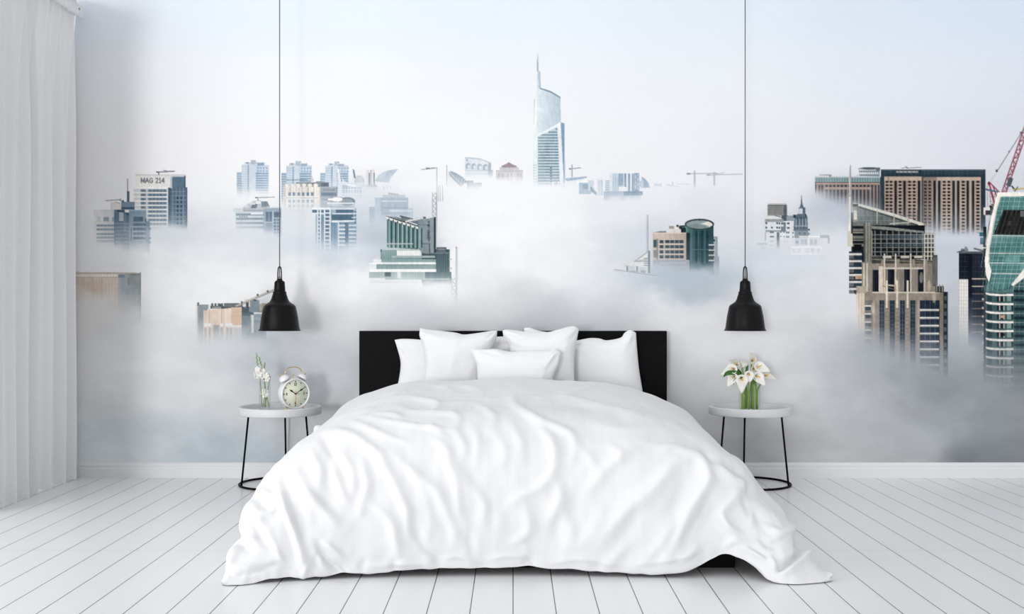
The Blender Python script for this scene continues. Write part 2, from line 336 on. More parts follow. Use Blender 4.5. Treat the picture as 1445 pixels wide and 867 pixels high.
rect(179.2, 270, 182.6, 285, (72,98,124)); rect(179.6, 252, 180.7, 270, (168,150,168)); line(149, 283.4, 170, 282, 1, (140,146,152)); line(163, 285, 169, 287.5, .8, (160,160,160)); rect(169, 280.5, 170.5, 284, (110,120,130))
end('printed twin-block tower with antenna, cream and blue faces', [(132,322),(165,328),(210,338)], [(132,352),(170,356),(213,360)], 6, 0, 14)
# low terraced block behind the left lamp cable
begin(326, 276, 400, 336)
poly([(341,299),(343,293),(347,290),(352,287),(358,284),(366,282.5),(371,284),(377,284),(381,292),(382,300)], (178,186,192)); poly([(369,285),(376.5,284),(380,291),(369,293)], (112,132,150)); poly([(356,289),(364,287),(362,294),(354,294)], (98,116,134)); rect(352, 286, 360, 289, (212,212,210)); rect(361, 284, 368, 288, (222,220,216)); rect(345, 290, 351, 293, (206,208,208)); rows(344, 382, [296.5], 2, (140,154,166))
rect(332, 298.5, 372, 336, (196,206,214)); rows(333, 372, [301.5, 307.5, 313.5, 319.5], 3, (112,136,156)); rect(354, 300, 371, 303, (226,230,232)); rows(346, 372, [304.4, 310.5], 2.2, (206,214,220)); cells(fr(338, 350, 3.2), [305], 1.4, 2, (90,112,132)); rect(329, 294, 342, 299, (200,208,214))
rect(371.5, 294.5, 397, 336, (140,164,184)); rect(382, 293.5, 397, 297, (150,170,186)); rect(375, 299, 384, 313, (86,112,134)); rect(379, 300, 380, 313, (130,150,168)); rect(386.5, 299.5, 396, 307, (74,98,122)); cells([386,391], fr(309, 336, 4.6), 3.6, 2.6, (72,98,122)); rect(384.2, 297, 386, 336, (176,194,206)); rect(374.5, 314, 385, 336, (120,146,168)); rect(372, 313, 386, 314.3, (180,196,208))
line(361, 279, 387, 278.4, 1, (146,154,162)); rect(360, 278, 363, 280, (110,122,134)); rect(363, 279, 364.3, 283, (150,156,160))
end('printed low terraced block with roof machinery and pale bands', [(326,308),(372,314),(397,322)], [(326,330),(372,336),(397,340)], 5, 0, 15)
# wide cream block
begin(396, 246, 482, 306)
rect(400, 263, 450, 306, (236,226,214)); rect(450, 264, 476, 306, (150,162,174)); rect(418, 257.5, 464, 263.5, (104,112,120)); rect(423, 258, 434, 263, (150,148,146)); rect(446, 256, 453, 262, (120,130,142)); rect(455, 258.5, 464, 263, (84,100,118)); rect(438, 252, 441, 258, (200,196,190)); line(439, 248, 442, 255, 1.2, (206,200,192)); rows(404, 434, [253.5], .8, (120,124,130))
for k in range(6):
    xx = 402.5 + k * 8.2; oval(xx + 2, 261.5, 3.2, 2.4, (240,230,218)); rect(xx - 1.4, 262, xx + .6, 306, (212,198,184)); rect(xx + .6, 262, xx + 2, 306, (246,238,228))
cells([407, 413, 419.8, 426, 432.6, 438.8], [271.5], 3.6, 5, (96,122,148)); cells([407, 413, 419.8, 426, 432.6, 438.8], [282, 289, 296], 3.4, 4.2, (126,148,168)); rows(400, 450, [277.6, 279.8], 1.2, (246,240,232)); rows(404, 449, [279], .8, (140,150,160)); cells([408.5,421,433.6], [265], 1.5, 5, (190,176,164))
rect(450, 264, 452, 306, (214,204,194)); rows(453, 475, [272], 4.6, (94,120,142)); rows(453, 475, [281], 4, (128,148,164)); cells(fr(457, 473, 2.8), [267.5], 1.3, 1.6, (84,104,124)); rect(450, 263.6, 476, 265, (176,184,190)); rect(474.6, 264, 476, 306, (120,140,158))
end('printed wide cream block with rounded piers', 276, 303, 7, 0, 16)
# white and glass block with dome
begin(434, 272, 508, 356)
rect(459, 285.5, 501, 356, (190,200,208)); oval(490, 284.5, 11, 6, (120,140,156)); oval(489, 285.5, 9, 5, (150,166,178)); rect(470, 278, 483, 281, (150,158,166)); oval(475.5, 281.5, 8, 3.2, (240,238,236)); rect(463, 280, 469, 283, (236,236,236)); rect(459, 286, 500, 288, (216,222,226)); rect(463, 291, 498, 293, (168,182,194)); rect(452, 283, 462, 294, (178,190,200))
rect(440, 293, 466.5, 302, (226,231,235)); rect(446, 302, 466.5, 356, (222,228,233)); rect(440.5, 296.2, 447.4, 300.4, (78,108,136)); cells([449.3], fr(296.2, 352, 5.45), 2, 4, (84,114,142)); cells([459], fr(296.2, 352, 5.45), 5.8, 3.7, (82,112,140)); rect(453.2, 296.2, 457, 300.4, (84,112,138)); rect(453, 302.5, 457.2, 356, (112,146,174)); rect(445.8, 302, 447.6, 356, (150,176,198))
rect(466.5, 294, 503, 356, (146,172,192)); rect(466, 293.5, 500, 296, (206,214,220)); rect(474, 296, 499, 300.5, (80,112,136)); rect(468, 302, 499, 311, (74,108,132)); rect(469, 301, 500, 302.6, (222,228,232)); poly([(468,311.5),(500,311),(500,313),(468,314)], (228,232,236)); rect(466.8, 314, 477.5, 356, (104,140,166)); cols([470,474], .6, 314, 356, (140,170,190)); rect(476.5, 313, 478.5, 356, (206,216,224))
rect(478.5, 314, 490, 356, (110,142,166)); rect(486, 314, 492, 356, (84,118,144)); rect(491.5, 313, 503, 356, (120,150,172))
for y in fr(317.3, 350, 5.5): rect(478.5, y, 487, y + 2.2, (216,224,230)); rect(492, y, 502.5, y + 2, (208,218,226)); oval(502, y + 1, 1.2, 1, (200,210,218))
rows(496, 502.6, [300.5, 306.5], 1.6, (200,210,218)); cells([500], fr(298, 314, 5), 2.6, 2.4, (82,108,130))
end('printed white and blue glass block with dome on its roof', [(440,332),(478,340),(503,336)], [(440,356),(478,360),(503,356)], 6, 0, 17)
# green glass block with vertical lettering, tower crane beside it
begin(590, 232, 650, 440)
lattice(613, 272, 613, 306, 5.5, (150,156,164), 9, .7); rect(616, 238, 617, 345, (150,156,166)); line(595, 239.5, 617, 237.2, 1, (150,158,168)); rect(601, 236.8, 606, 239, (104,120,140)); line(605, 237.8, 613, 236.6, .8, (150,158,168))
rect(643.2, 350, 644.8, 394, (196,200,202)); rect(643, 348.6, 645, 351, (150,140,136)); lattice(640.5, 392, 640.5, 436, 6, (186,192,196), 9, .7, .8); line(644.8, 350, 644.8, 440, .8, (206,210,212))
for x in (618.5, 621, 624.5): line(x, 262, x + .3, 284, .7, (176,184,194), .7)
end('printed slim lattice crane mast rising beside green glass block', [(590,300),(620,300),(640,395)], [(590,345),(620,345),(640,440)], 2, .05, 18, name='printed_crane')
begin(516, 298, 642, 412)
rect(596, 352, 634.5, 412, (48,82,92)); rect(616, 349, 630, 358, (84,104,112)); rect(618, 351, 628, 353, (120,134,138))
rect(537, 350, 600, 372, (104,146,146)); rect(537, 350, 597, 353, (170,186,184)); rect(537, 354, 560, 366, (96,142,140)); cols(fr(540, 560, 3), .7, 354, 366, (130,168,164)); rect(560, 353.5, 594.6, 362.6, (226,226,222)); cols(fr(562, 594, 3), .5, 354, 362, (204,206,204)); rect(592, 352, 595, 363, (210,212,210)); rect(536.8, 352, 539, 356, (60,72,78))
rect(595, 357, 634.5, 400, (52,88,96)); cols(fr(616, 634, 2.8), .8, 360, 398, (84,122,128)); rect(600, 356, 634.6, 358.6, (96,116,122)); rect(634, 365, 637.4, 367, (180,190,192)); rect(634, 378, 637.4, 380, (170,182,184)); cols([612], 3.4, 360, 384, (40,72,82))
rect(531, 366, 615, 371, (120,158,156)); rect(521, 370.4, 615, 373, (228,232,228)); rect(531, 373, 615, 381, (118,154,152)); cols(fr(533, 600, 2.4), .5, 373, 380, (90,130,130)); rect(520.6, 380, 615.5, 384, (230,233,229)); rect(521, 384, 600, 394, (128,166,160)); cols(fr(523, 600, 3.4), .5, 384, 394, (160,190,184)); rect(543, 384.4, 551.5, 390.6, (42,66,78)); rect(560, 384, 566, 394, (190,204,200)); rect(562.5, 385, 564, 394, (230,230,226))
rect(600, 384, 637, 404, (66,104,112)); rect(521, 392.6, 543, 395.4, (222,227,224)); rect(543, 393, 634, 395, (130,164,164)); rect(521, 397, 590, 400, (176,198,196)); rect(521, 401.5, 590, 403, (206,216,216)); rect(527, 366, 538, 370.4, (216,220,216)); rect(553, 361, 614, 364, (150,170,168))
poly([(589,311),(600,309.5),(615,306),(615,357),(596,357.5),(590,350)], hgrad((112,134,146),(134,150,160),590,612)); rect(612.2, 306.5, 615.2, 357, (44,66,78)); rect(590, 317, 604, 317.8, (90,110,120)); rect(594, 344, 607, 357, (120,138,146)); rect(594, 343.6, 607, 344.6, (80,98,108)); rect(605.6, 344, 607, 357, (66,84,94))
poly([(546,309),(590,322),(590,352),(546,349)], (66,116,118))
for k, x in enumerate(fr(547, 590, 6.1)):
    yt = 309.5 + (x - 546) * .295; rect(x + 1.6, yt, x + 3.8, 350, (124,170,166)); rect(x + 4.6, yt, x + 6.0, 350, (34,58,66)); rect(x, yt, x + .6, 350, (92,140,138))
poly([(543.5,305),(552,307.5),(590,318.5),(590,323.5),(566,316),(546,309.5)], (214,214,206)); poly([(543.5,305),(552,306.5),(590,318.8),(590,320.2),(560,311)], (44,56,62)); cells(fr(548, 588, 6.2), [0], 0, 0, (0,0,0))
for x in fr(548, 588, 6.1): yy = 308 + (x - 546) * .3; rect(x, yy, x + 1.6, yy + 3, (40,50,56))
rect(546, 343.5, 583, 345, (176,182,178))
poly([(553,305.5),(560,306.5),(590,317),(590,312),(572,313)], (96,112,120)); poly([(564,304),(568,304.8),(582,308.5),(574,311),(567,309)], (104,116,122)); line(564.5, 304.8, 582, 309, 1, (60,70,76)); line(573, 313, 600, 307, 2.2, (218,214,204)); line(573, 314.2, 600, 308.4, .7, (120,124,122)); rect(597, 306, 601, 309, (90,100,104))
for k, ch in enumerate('TRIDENT'): glyph(ch, 603.9, 313 + k * 4.2, 2.5, 3.1, .75, (34,46,54))
end('printed green glass block with slanted roof and vertical lettering', [(516,390),(600,390),(640,388)], [(516,408),(600,405),(640,406)], 4, 0, 19, con=1.1, sat=.56)
# sail roof house with mast
begin(860, 298, 932, 404)
rect(912.2, 303, 914.8, 358, hgrad((222,222,224),(150,156,166),912.4,914.8)); rect(914.4, 354, 917.2, 392, (116,126,138)); poly([(914.5,355.5),(914.5,386),(880,383.5),(879.5,375),(888,370.5),(896,369.5)], (222,220,218)); poly([(880,378),(886,376),(886,383.6),(895.5,384.5),(895.5,376.5),(900,376.5),(900,385),(910,386),(910,377.5),(880,374)], (196,202,208))
line(895, 369.5, 914.5, 355.5, 1.2, (160,164,168)); line(895.5, 369.3, 913, 366, .8, (150,154,160)); rows(908.5, 916, [364.5, 368, 371, 374], 1.1, (112,120,130)); rows(896, 914, [368.6], .9, (130,136,144)); rect(884, 375.6, 886, 384, (92,106,122)); rect(898, 376, 899.8, 385, (110,122,136)); rect(879.6, 373.5, 881.2, 384, (226,222,220)); rect(889, 382, 897, 384.5, (150,160,172)); rect(904, 382, 911, 386, (150,160,172))
poly([(864,380.5),(870,380.5),(880,383),(900,384.8),(916,385.8),(927,389),(926,392.5),(905,391),(880,387.5),(866,383.5)], (208,210,214)); line(868, 380.8, 926, 389.4, 1.2, (140,150,162))
poly([(880,388),(926,393),(926,404),(880,404)], (196,204,212))
end('printed white sail roof with tall thin mast', 386, 400, 4, .04, 20)
# brown block and green cylinder
begin(916, 304, 1016, 396)
rect(1006, 334, 1012.4, 392, (128,146,156)); rect(1007.5, 335, 1010.5, 368, (150,164,172))
T = lambda X, Y: (np.array((92,150,140), np.float32) + (np.array((38,84,94), np.float32) - np.array((92,150,140), np.float32)) * np.clip((X - 968) / 14, 0, 1)[..., None])
rect(967, 316.5, 1007, 396, T); oval(987, 316.5, 20.6, 7.6, (34,64,74)); oval(987, 317, 18.6, 6.0, (138,156,158)); poly([(987,316.5),(1000,312.6),(1005,316),(1005.4,318),(1001,320.5)], (224,216,200)); oval(984, 319.4, 15, 3.4, (112,136,140), .6); rect(987, 309.2, 987.8, 312, (40,66,76))
cols([981.5, 989.5, 997], 2.4, 326, 372, (26,64,78)); cols([975, 985, 994], .6, 324, 372, (82,130,130)); rect(974, 352, 1000, 353, (70,120,118)); rect(1000, 346, 1007, 396, (54,76,90))
for y in (345, 352.4, 359.6, 367): rect(1000, y, 1008.5, y + 1.8, (196,202,204)); rect(1000.5, y + 1.8, 1008, y + 4, (50,68,82))
rect(1007, 338, 1009, 341, (40,60,72)); rect(1008, 362, 1015, 390, (140,154,164))
rect(943, 319.5, 967, 329, (214,208,200)); rect(944, 319, 951, 323, (160,152,144)); rect(953, 317.5, 960, 323, (222,216,208)); oval(956, 319, 1.8, 1.6, (44,60,72)); oval(960.5, 321, 2.6, 2.6, (44,66,80)); rect(961, 322, 968, 328.5, (36,56,68)); rect(962, 318, 967, 322, (70,90,102)); poly([(921,328.5),(932,326.5),(940,326.2),(940,328.5)], (96,114,126))
rect(921, 328.4, 969, 396, hgrad((206,182,162),(190,164,146),921,969)); rect(921, 328.4, 969, 330, (220,196,176)); rect(968.4, 328.6, 973.6, 396, (30,58,74)); rect(926.8, 337, 928.6, 396, (132,128,126))
W = (44,72,88)
rect(922, 338.4, 926.6, 349.4, (44,92,104)); rect(922.4, 353, 926.6, 364, (120,130,136)); cells([930.8], [339, 346, 353.4, 360.4], 5.4, 4.6, W); cells([938.6, 945.4, 952, 958.6], [339, 346.2, 353.4, 360.4], 6, 4.4, W); cells([944.5, 951.2, 957.6], [339.6, 347, 354, 361], 1.6, 2.6, (120,136,140)); rows(929, 966, [344.4, 351.4, 358.6, 365.4], .8, (222,200,182))
rect(921, 367, 973, 396, (150,160,168)); rows(930, 968, [370, 376], 2.6, (172,176,180))
end('printed brown block joined to dark green glass cylinder', [(916,360),(970,364),(1012,364)], [(916,386),(970,388),(1012,392)], 6, 0, 21, con=1.1, dark=8, sat=.6)
# gothic pair
begin(1066, 270, 1176, 384)
rect(1080.5, 304, 1104, 311, (216,212,208)); rect(1083, 289, 1110, 304.5, (128,128,126)); cols(fr(1085,1106,2), .6, 291, 302, (108,110,112)); rect(1083, 289, 1110, 290.4, (90,100,108)); rect(1106, 289.5, 1110.5, 305, (74,90,102)); rows(1084, 1110, [287.4], 1.2, (190,180,176)); line(1094, 304.5, 1104, 307, 1.2, (84,98,110)); rect(1103, 304, 1112, 312, (60,80,94)); rect(1110, 304.6, 1120, 312, (132,146,156))
rect(1079.5, 309.4, 1106, 313.4, (132,138,142)); rect(1080.4, 313.4, 1106, 356, (214,217,219)); rect(1080.4, 325, 1140, 327.4, (116,128,138)); rect(1109, 312, 1121, 356, (216,219,222)); rect(1102, 314, 1108.6, 330, (84,104,120)); rect(1101, 317, 1106, 320, (196,202,206)); rect(1096, 328, 1100, 356, (58,88,108)); rect(1100.5, 327.5, 1123, 356, (222,224,226))
D = (40,62,78)
cells([1080, 1095.4], [313.8, 320], 2.8, 2.6, D); cells([1088], [320], 2.6, 2.6, D); cells([1099], [314, 320], 2, 3, D); cells([1110.6], [314.2, 320.6], 3.6, 2.4, D); cells([1086.6, 1089.4], [327, 333], 2.4, 2.2, D); cells([1086.6, 1089.4], [339.4, 345.5], 2.4, 2, (150,162,172)); cells([1101, 1105.8], [327, 333], 1.4, 1.8, D); cells([1109.4, 1111.8], [327, 333.2], 2, 2.6, (60,82,98)); cells([1118], [327.6, 333.4], 2, 2.4, (74,94,110)); cells([1101,1105.8,1109.6,1118], [339.6], 2.2, 1.8, (168,178,186)); rect(1079.6, 328, 1081, 340, (150,160,168))
poly([(1130.6,276),(1131.2,276),(1132.4,288),(1134.6,293.5),(1128,293.5),(1130,288)], (74,94,110)); rect(1127.4, 293, 1135.6, 302, (196,202,206)); rect(1127, 293, 1136, 294.4, (84,100,114)); rect(1132.6, 293, 1136.4, 304, (70,88,104)); poly([(1125.6,302),(1137.4,302),(1139.6,307),(1140,326),(1119.6,326),(1121,306)], (76,98,116)); cols([1122.6,1127.4,1131.6,1136], 2.2, 309, 322, (122,142,158)); cols([1124.8,1129.8,1134], 1.2, 306, 322, (42,62,80)); cells([1120.4,1124,1128,1132,1136], [320.6], 2.6, 3, (46,68,86)); rows(1119.6, 1140, [318.4], 1.2, (150,164,176)); rect(1119.4, 303, 1123, 308, (44,62,78)); rect(1136, 302, 1138, 307, (40,58,72))
rect(1121, 327, 1141, 336, (108,124,138)); cells([1127,1134], [328], 3, 3, (60,84,104)); rect(1140, 323, 1143, 325.6, (52,72,88)); rect(1139, 329, 1143, 331, (110,124,136))
end('printed white block joined to dark gothic turret with spire', 332, 354, 5, 0, 22)
begin(1066, 326, 1178, 388)
rect(1128, 334, 1158, 352, (206,210,215)); rect(1127.5, 333, 1158, 335, (238,237,236)); rect(1157, 332.4, 1170, 336, (158,170,182)); rect(1168.6, 335, 1170.2, 344, (150,164,176)); cells([1130,1135,1143,1149], [338], 4, 7, (168,178,188)); rect(1140, 334, 1141.4, 349, (236,236,236)); rect(1122, 336, 1128, 352, (190,198,206)); rect(1122.5, 340, 1127, 344, (140,154,168))
rect(1116, 348, 1160, 362, (222,224,227)); rect(1115, 347.6, 1160, 349.2, (240,240,240)); cells([1118,1125,1137,1144,1153], [351], 4.6, 6, (200,206,212)); rect(1112, 357.6, 1164, 359.6, (234,235,236)); rect(1112, 360, 1164, 384, (196,206,215)); cells([1112,1118,1128], [361], 3, 14, (178,190,202)); rect(1068, 343, 1082, 346, (180,190,200)); rect(1075, 345, 1079, 352, (196,204,212))
end('printed faint white flat-roofed block below the gothic turret', 346, 380, 6, .18, 23)
# wide brown hotel
begin(1146, 226, 1396, 342)
rect(1150, 250, 1243, 342, (170,136,118)); rect(1150, 250, 1243.5, 257.6, (136,172,176)); cols(fr(1152, 1243, 3.6), 1, 250.6, 257.4, (96,136,144)); rect(1150, 249.6, 1243, 250.8, (190,206,208)); rect(1150, 257, 1152, 342, (60,80,94)); rect(1150, 257, 1243, 258.2, (96,92,92)); rect(1151, 258, 1241, 260.6, (186,150,130))
cells([1155,1159], [261], 2.6, 50, (62,78,90)); cells(fr(1165, 1232, 5.33), [261], 3.4, 3, (48,62,76)); rect(1163, 264.6, 1230, 267.4, (190,154,134)); cells(fr(1165, 1228, 5.33), [267.6], 3, 74, (58,76,92)); cells([1229.6,1234.4,1238.8], [261], 2.4, 80, (60,78,94)); rect(1242, 250, 1246, 342, (56,80,96))
line(1156.4, 247, 1173, 247.2, 1, (140,150,158)); rect(1170, 247, 1173, 250, (150,160,166))
oval(1226.6, 238.6, 14.8, 2.6, (150,162,170)); rect(1212, 238.6, 1241.4, 250, hgrad((206,210,214),(164,178,188),1214,1240)); rows(1212, 1241.4, [241.4, 246.4], 1.8, (122,140,152)); oval(1226.6, 237.8, 11, 1.6, (96,108,118)); rect(1236, 236.6, 1242, 241, (110,126,138)); cols(fr(1214,1240,3), 1, 243, 246, (226,228,230)); rect(1209.4, 246, 1213, 250, (206,212,216))
rect(1243, 239.4, 1390.6, 342, (60,86,100)); rect(1243, 239, 1390.8, 240.6, (112,128,138)); rect(1264.6, 241.8, 1295.4, 243.6, (196,198,196)); rect(1243, 246, 1390, 248.4, (52,76,92)); cols(fr(1250, 1388, 6), .6, 241, 248, (74,98,110)); rect(1298, 239.6, 1299.2, 249, (40,62,76))
for a, b in ((1272,1279),(1279,1300)): line(a, 237.6, b, 236.2, .7, (150,156,162))
line(1278, 235, 1281, 237, .8, (140,148,154))
BR, DK = (196,164,142), (38,56,72)
rect(1247.6, 249.4, 1301.4, 342, (186,152,130)); rect(1247.8, 249.4, 1301, 255, (206,176,154)); rect(1253, 250.4, 1254.4, 342, (150,124,110))
rect(1302.6, 250.2, 1384, 342, hgrad((150,128,114),(196,164,142),1302,1330)); rect(1322, 250.2, 1384, 255, (208,178,156)); rect(1302.6, 251, 1322, 255, (160,138,124))
cols([1262, 1274.6, 1295], 3.6, 255, 342, (42,62,78)); cols([1317, 1323.6, 1343.8, 1350.4, 1363.8, 1371.4], 3.6, 255, 342, (44,64,78))
YS = fr(255.4, 336, 4.78)
cells([1249.8, 1255.6], YS, 3.6, 2.9, DK); cells([1268.2], YS, 4, 2.9, DK); cells([1281.6, 1288.2], YS, 3.8, 2.9, DK); rows(1249.4, 1260, [y + 3.1 for y in YS], .9, (214,184,160)); rows(1267, 1273.4, [y + 3.1 for y in YS], .9, (214,184,160)); rows(1281, 1293, [y + 3.1 for y in YS], .9, (214,184,160))
cells([1303.8, 1310], YS, 4, 2.9, (62,74,84)); cells([1330.4, 1337], YS, 4, 2.9, DK); cells([1357, ], YS, 4.4, 2.9, DK); cells([1377.6], YS, 4.6, 2.9, DK)
for a, b in ((1330,1342.4),(1356,1362.4),(1377,1383)): rows(a, b, [y + 3.1 for y in YS], .9, (214,184,160))
cols([1321.4, 1347.8, 1368], 1.6, 255, 342, (206,176,152)); rect(1384, 249, 1390.6, 342, (56,80,94)); rect(1300.6, 249.4, 1302.8, 342, (96,92,90)); rect(1246, 249, 1247.6, 342, (44,66,80))
end('printed wide brown many-windowed block with dark frame', [(1146,258),(1196,270),(1243,286),(1247,318),(1300,300),(1330,316),(1390,320)], [(1146,276),(1196,300),(1243,318),(1247,342),(1302,342),(1330,334),(1390,336)], 5, 0, 24, con=1.12, dark=24, sat=.6)
# crane and dark tower at the right
begin(1384, 60, 1520, 312)
lattice(1416, 274, 1486, 70, 6.4, (158,70,92), 34, 1.1); lattice(1416, 274, 1486, 70, 5, (126,44,66), 17, .8)
for k in range(18): ax = 1416 + k * 3.9; ay = 274 - k * 11.3; line(ax - 2, ay - 1, ax + 3, ay - 1.5, .9, (196,120,136))
poly([(1420,262),(1424,250),(1430,252),(1426,264)], (76,86,98)); line(1396.5, 258.5, 1446, 180, .9, (110,100,112)); line(1446, 180, 1490, 110, .9, (110,100,112)); line(1396.5, 258, 1407, 242, 1.8, (200,204,208)); rect(1405, 239.5, 1408, 243, (70,64,74)); rect(1423, 213, 1425, 215.4, (110,90,100)); rect(1439.4, 186, 1441.4, 188.6, (90,70,84))
line(1395.5, 258, 1403.5, 288, 2.6, (150,40,62)); line(1397, 258, 1411.5, 273, 1.6, (160,54,76)); line(1396, 258, 1398, 292, .6, (190,110,126)); line(1401, 262, 1408, 282, 1.6, (136,40,60)); oval(1395.6, 259, 2, 2.6, (120,26,50)); line(1393, 262, 1394, 292, .5, (190,110,126))
rect(1396, 290, 1402.6, 303.6, (44,38,46)); rect(1388, 293, 1397, 303.6, (222,216,206)); rect(1390.6, 297, 1402, 303.6, (58,54,62)); rect(1399, 288, 1404, 292, (120,50,66))
poly([(1391,266),(1408,270),(1408,272),(1391,268.6)], (70,96,116)); line(1428, 263, 1432, 268, 2, (50,60,66)); line(1430, 268, 1445, 266, 2, (206,176,96)); line(1432, 270, 1436, 264, 1.2, (60,60,60))
end('printed dark red crane with raised boom above the green tower', 330, 350, 1, 0, 25, name='printed_crane', sat=.9)
begin(1348, 306, 1400, 520)
rect(1353, 357, 1396, 520, (32,42,58)); rect(1353.4, 358, 1366, 394, (22,30,44)); cols(fr(1356, 1396, 5), .6, 358, 520, (48,58,74)); rows(1353, 1396, fr(362, 394, 7), .6, (52,62,78)); rect(1366, 358, 1372, 420, (18,26,40))
rect(1353.2, 394.4, 1366.2, 520, (224,216,208)); cols([1356.4,1359.8,1363.2], .6, 395, 520, (176,170,168)); rows(1353.2, 1366, fr(399, 520, 5), .6, (186,180,176))
for k, y in enumerate((393, 403.6, 414.2, 424.6, 435, 446, 457, 468)): rect(1371.5, y, 1391, y + 1.5, (206,186,164) if k in (0,1) else (112,92,86))
rect(1353, 355, 1394, 358, (84,90,96)); rect(1356, 351, 1366, 356, (110,116,122)); line(1351, 356, 1362, 353, 1.2, (60,66,74)); line(1375, 351, 1390, 355, 2.2, (96,98,100)); rect(1361, 348.6, 1365, 354, (130,134,138))
rect(1382, 328, 1392, 334, (38,96,122)); rect(1383, 335.6, 1392, 345, (40,90,114)); rect(1387.6, 320, 1392, 358, (30,38,50)); rect(1384.6, 349, 1391, 351, (206,204,198)); line(1392, 346, 1398, 306, 2.6, (224,214,200)); line(1391.4, 350, 1397, 312, .8, (120,110,104))
end('printed narrow dark tower with cream strip beside the green tower', [(1348,420),(1366,428),(1380,440)], [(1348,496),(1366,500),(1396,504)], 7, 0, 26, con=1.1, dark=4)
# green glass tower at the edge
begin(1384, 264, 1560, 572)
TE = (70,134,132)
rect(1391, 372, 1560, 572, (60,104,108)); rect(1429.4, 372, 1560, 572, hgrad((52,92,98),(70,112,116),1430,1520)); cols(fr(1432, 1560, 6), .7, 372, 572, (84,130,132)); rows(1430, 1560, fr(404, 572, 12.7), 1.2, (124,140,140)); rows(1430, 1560, fr(409, 572, 12.7), 4, (34,62,72)); cols([1428.4], 2, 400, 572, (150,160,160))
rect(1391, 410, 1430, 572, (70,110,114)); rect(1391, 404, 1395, 572, (104,116,122)); cells([1385.6], fr(421, 510, 12.2), 3.4, 3, (196,186,176)); rect(1388, 404, 1391.4, 572, (74,86,96))
for k, y in enumerate(fr(413.6, 560, 12.75)):
    rect(1392, y + 3, 1430, y + 12.7, (64,104,106)); rect(1393, y + 4, 1400, y + 12, (44,76,84)); rect(1407, y + 4.6, 1416, y + 12.4, (40,54,62)); rect(1421, y + 4, 1427, y + 12, (120,160,154)); rect(1427, y + 3, 1430, y + 12, (48,70,78)); rect(1410, y + 5, 1411.4, y + 12, (200,196,186)); rect(1416, y + 5.4, 1417.4, y + 12, (190,186,178))
    if k in (2, 4): rect(1412, y + 6, 1418, y + 10, (206,150,110) if k == 2 else (50,40,40))
    poly([(1391,y - .6),(1398,y + .8),(1410,y + 1.7),(1430,y + 1.6),(1430,y + 4.4),(1410,y + 4.6),(1397,y + 3.6),(1391,y + 1.8)], (232,224,212))
poly([(1391.4,404),(1396,398),(1402,408),(1412,411),(1426,408),(1430,402),(1430,414),(1391,412)], (82,130,128))
poly([(1410,272),(1560,272),(1560,400),(1470,400),(1446,384),(1428,403),(1414,409),(1404,408),(1396,398),(1391,386),(1390.6,366),(1394,340),(1400,310),(1405,286)], TE)
for x in fr(1390, 1560, 7.4): line(x + 14, 272, x - 12, 410, .7, (140,190,182)); 
for x in fr(1393.7, 1560, 7.4): line(x + 14, 272, x - 12, 410, .5, (98,156,152))
for y in fr(278, 402, 6.4): line(1398, y, 1560, y + 1.5, .6, (150,196,186), .8)
for y in (332.6, 357.4, 371.2, 386): line(1394, y, 1560, y + 2, 1.3, (206,214,204))
poly([(1415.6,296.6),(1446,296.6),(1560,298),(1560,334),(1402.4,331)], (42,44,46))
for x in fr(1408, 1560, 6.3): line(x + 8, 297, x - 3, 332, .7, (104,104,100))
rows(1420, 1470, fr(312, 331, 5), .5, (70,66,58)); cells([1440], [298], 5, 8, (110,112,112))
for a in ((1440,372,1452,382),(1420,360,1440,372),(1424,312,1428,318)): poly([(a[0],a[1]),(a[2],a[1]),(a[2]-2,a[3]),(a[0]-2,a[3])], (110,176,166), .6)
poly([(1424,304),(1440,300),(1436,326),(1418,326)], (58,56,52), .6)
poly([(1408,271.6),(1560,270.8),(1560,276.6),(1413,277.4),(1407,296),(1401,326),(1397,350),(1396,372),(1399.4,384),(1395.6,398.5),(1391,388),(1389.6,368),(1392.6,340),(1399,306),(1404,284)], (238,230,218)); poly([(1413,277.4),(1407,296),(1401,326),(1397,350),(1396,372),(1394.6,372),(1395.6,350),(1399.6,326),(1405.6,296),(1411,278)], (206,196,186))
poly([(1427,402),(1446,378),(1460,372),(1460,384),(1447,391),(1430,404)], (232,226,216)); line(1397, 399, 1399.6, 384, 1, (40,60,66))
end('printed curved green glass tower in white frame at right edge', [(1384,464),(1430,470),(1560,470)], [(1384,556),(1430,560),(1560,556)], 8, 0, 27, name='printed_tower', con=1.15, dark=12, grain=14, sat=.6)
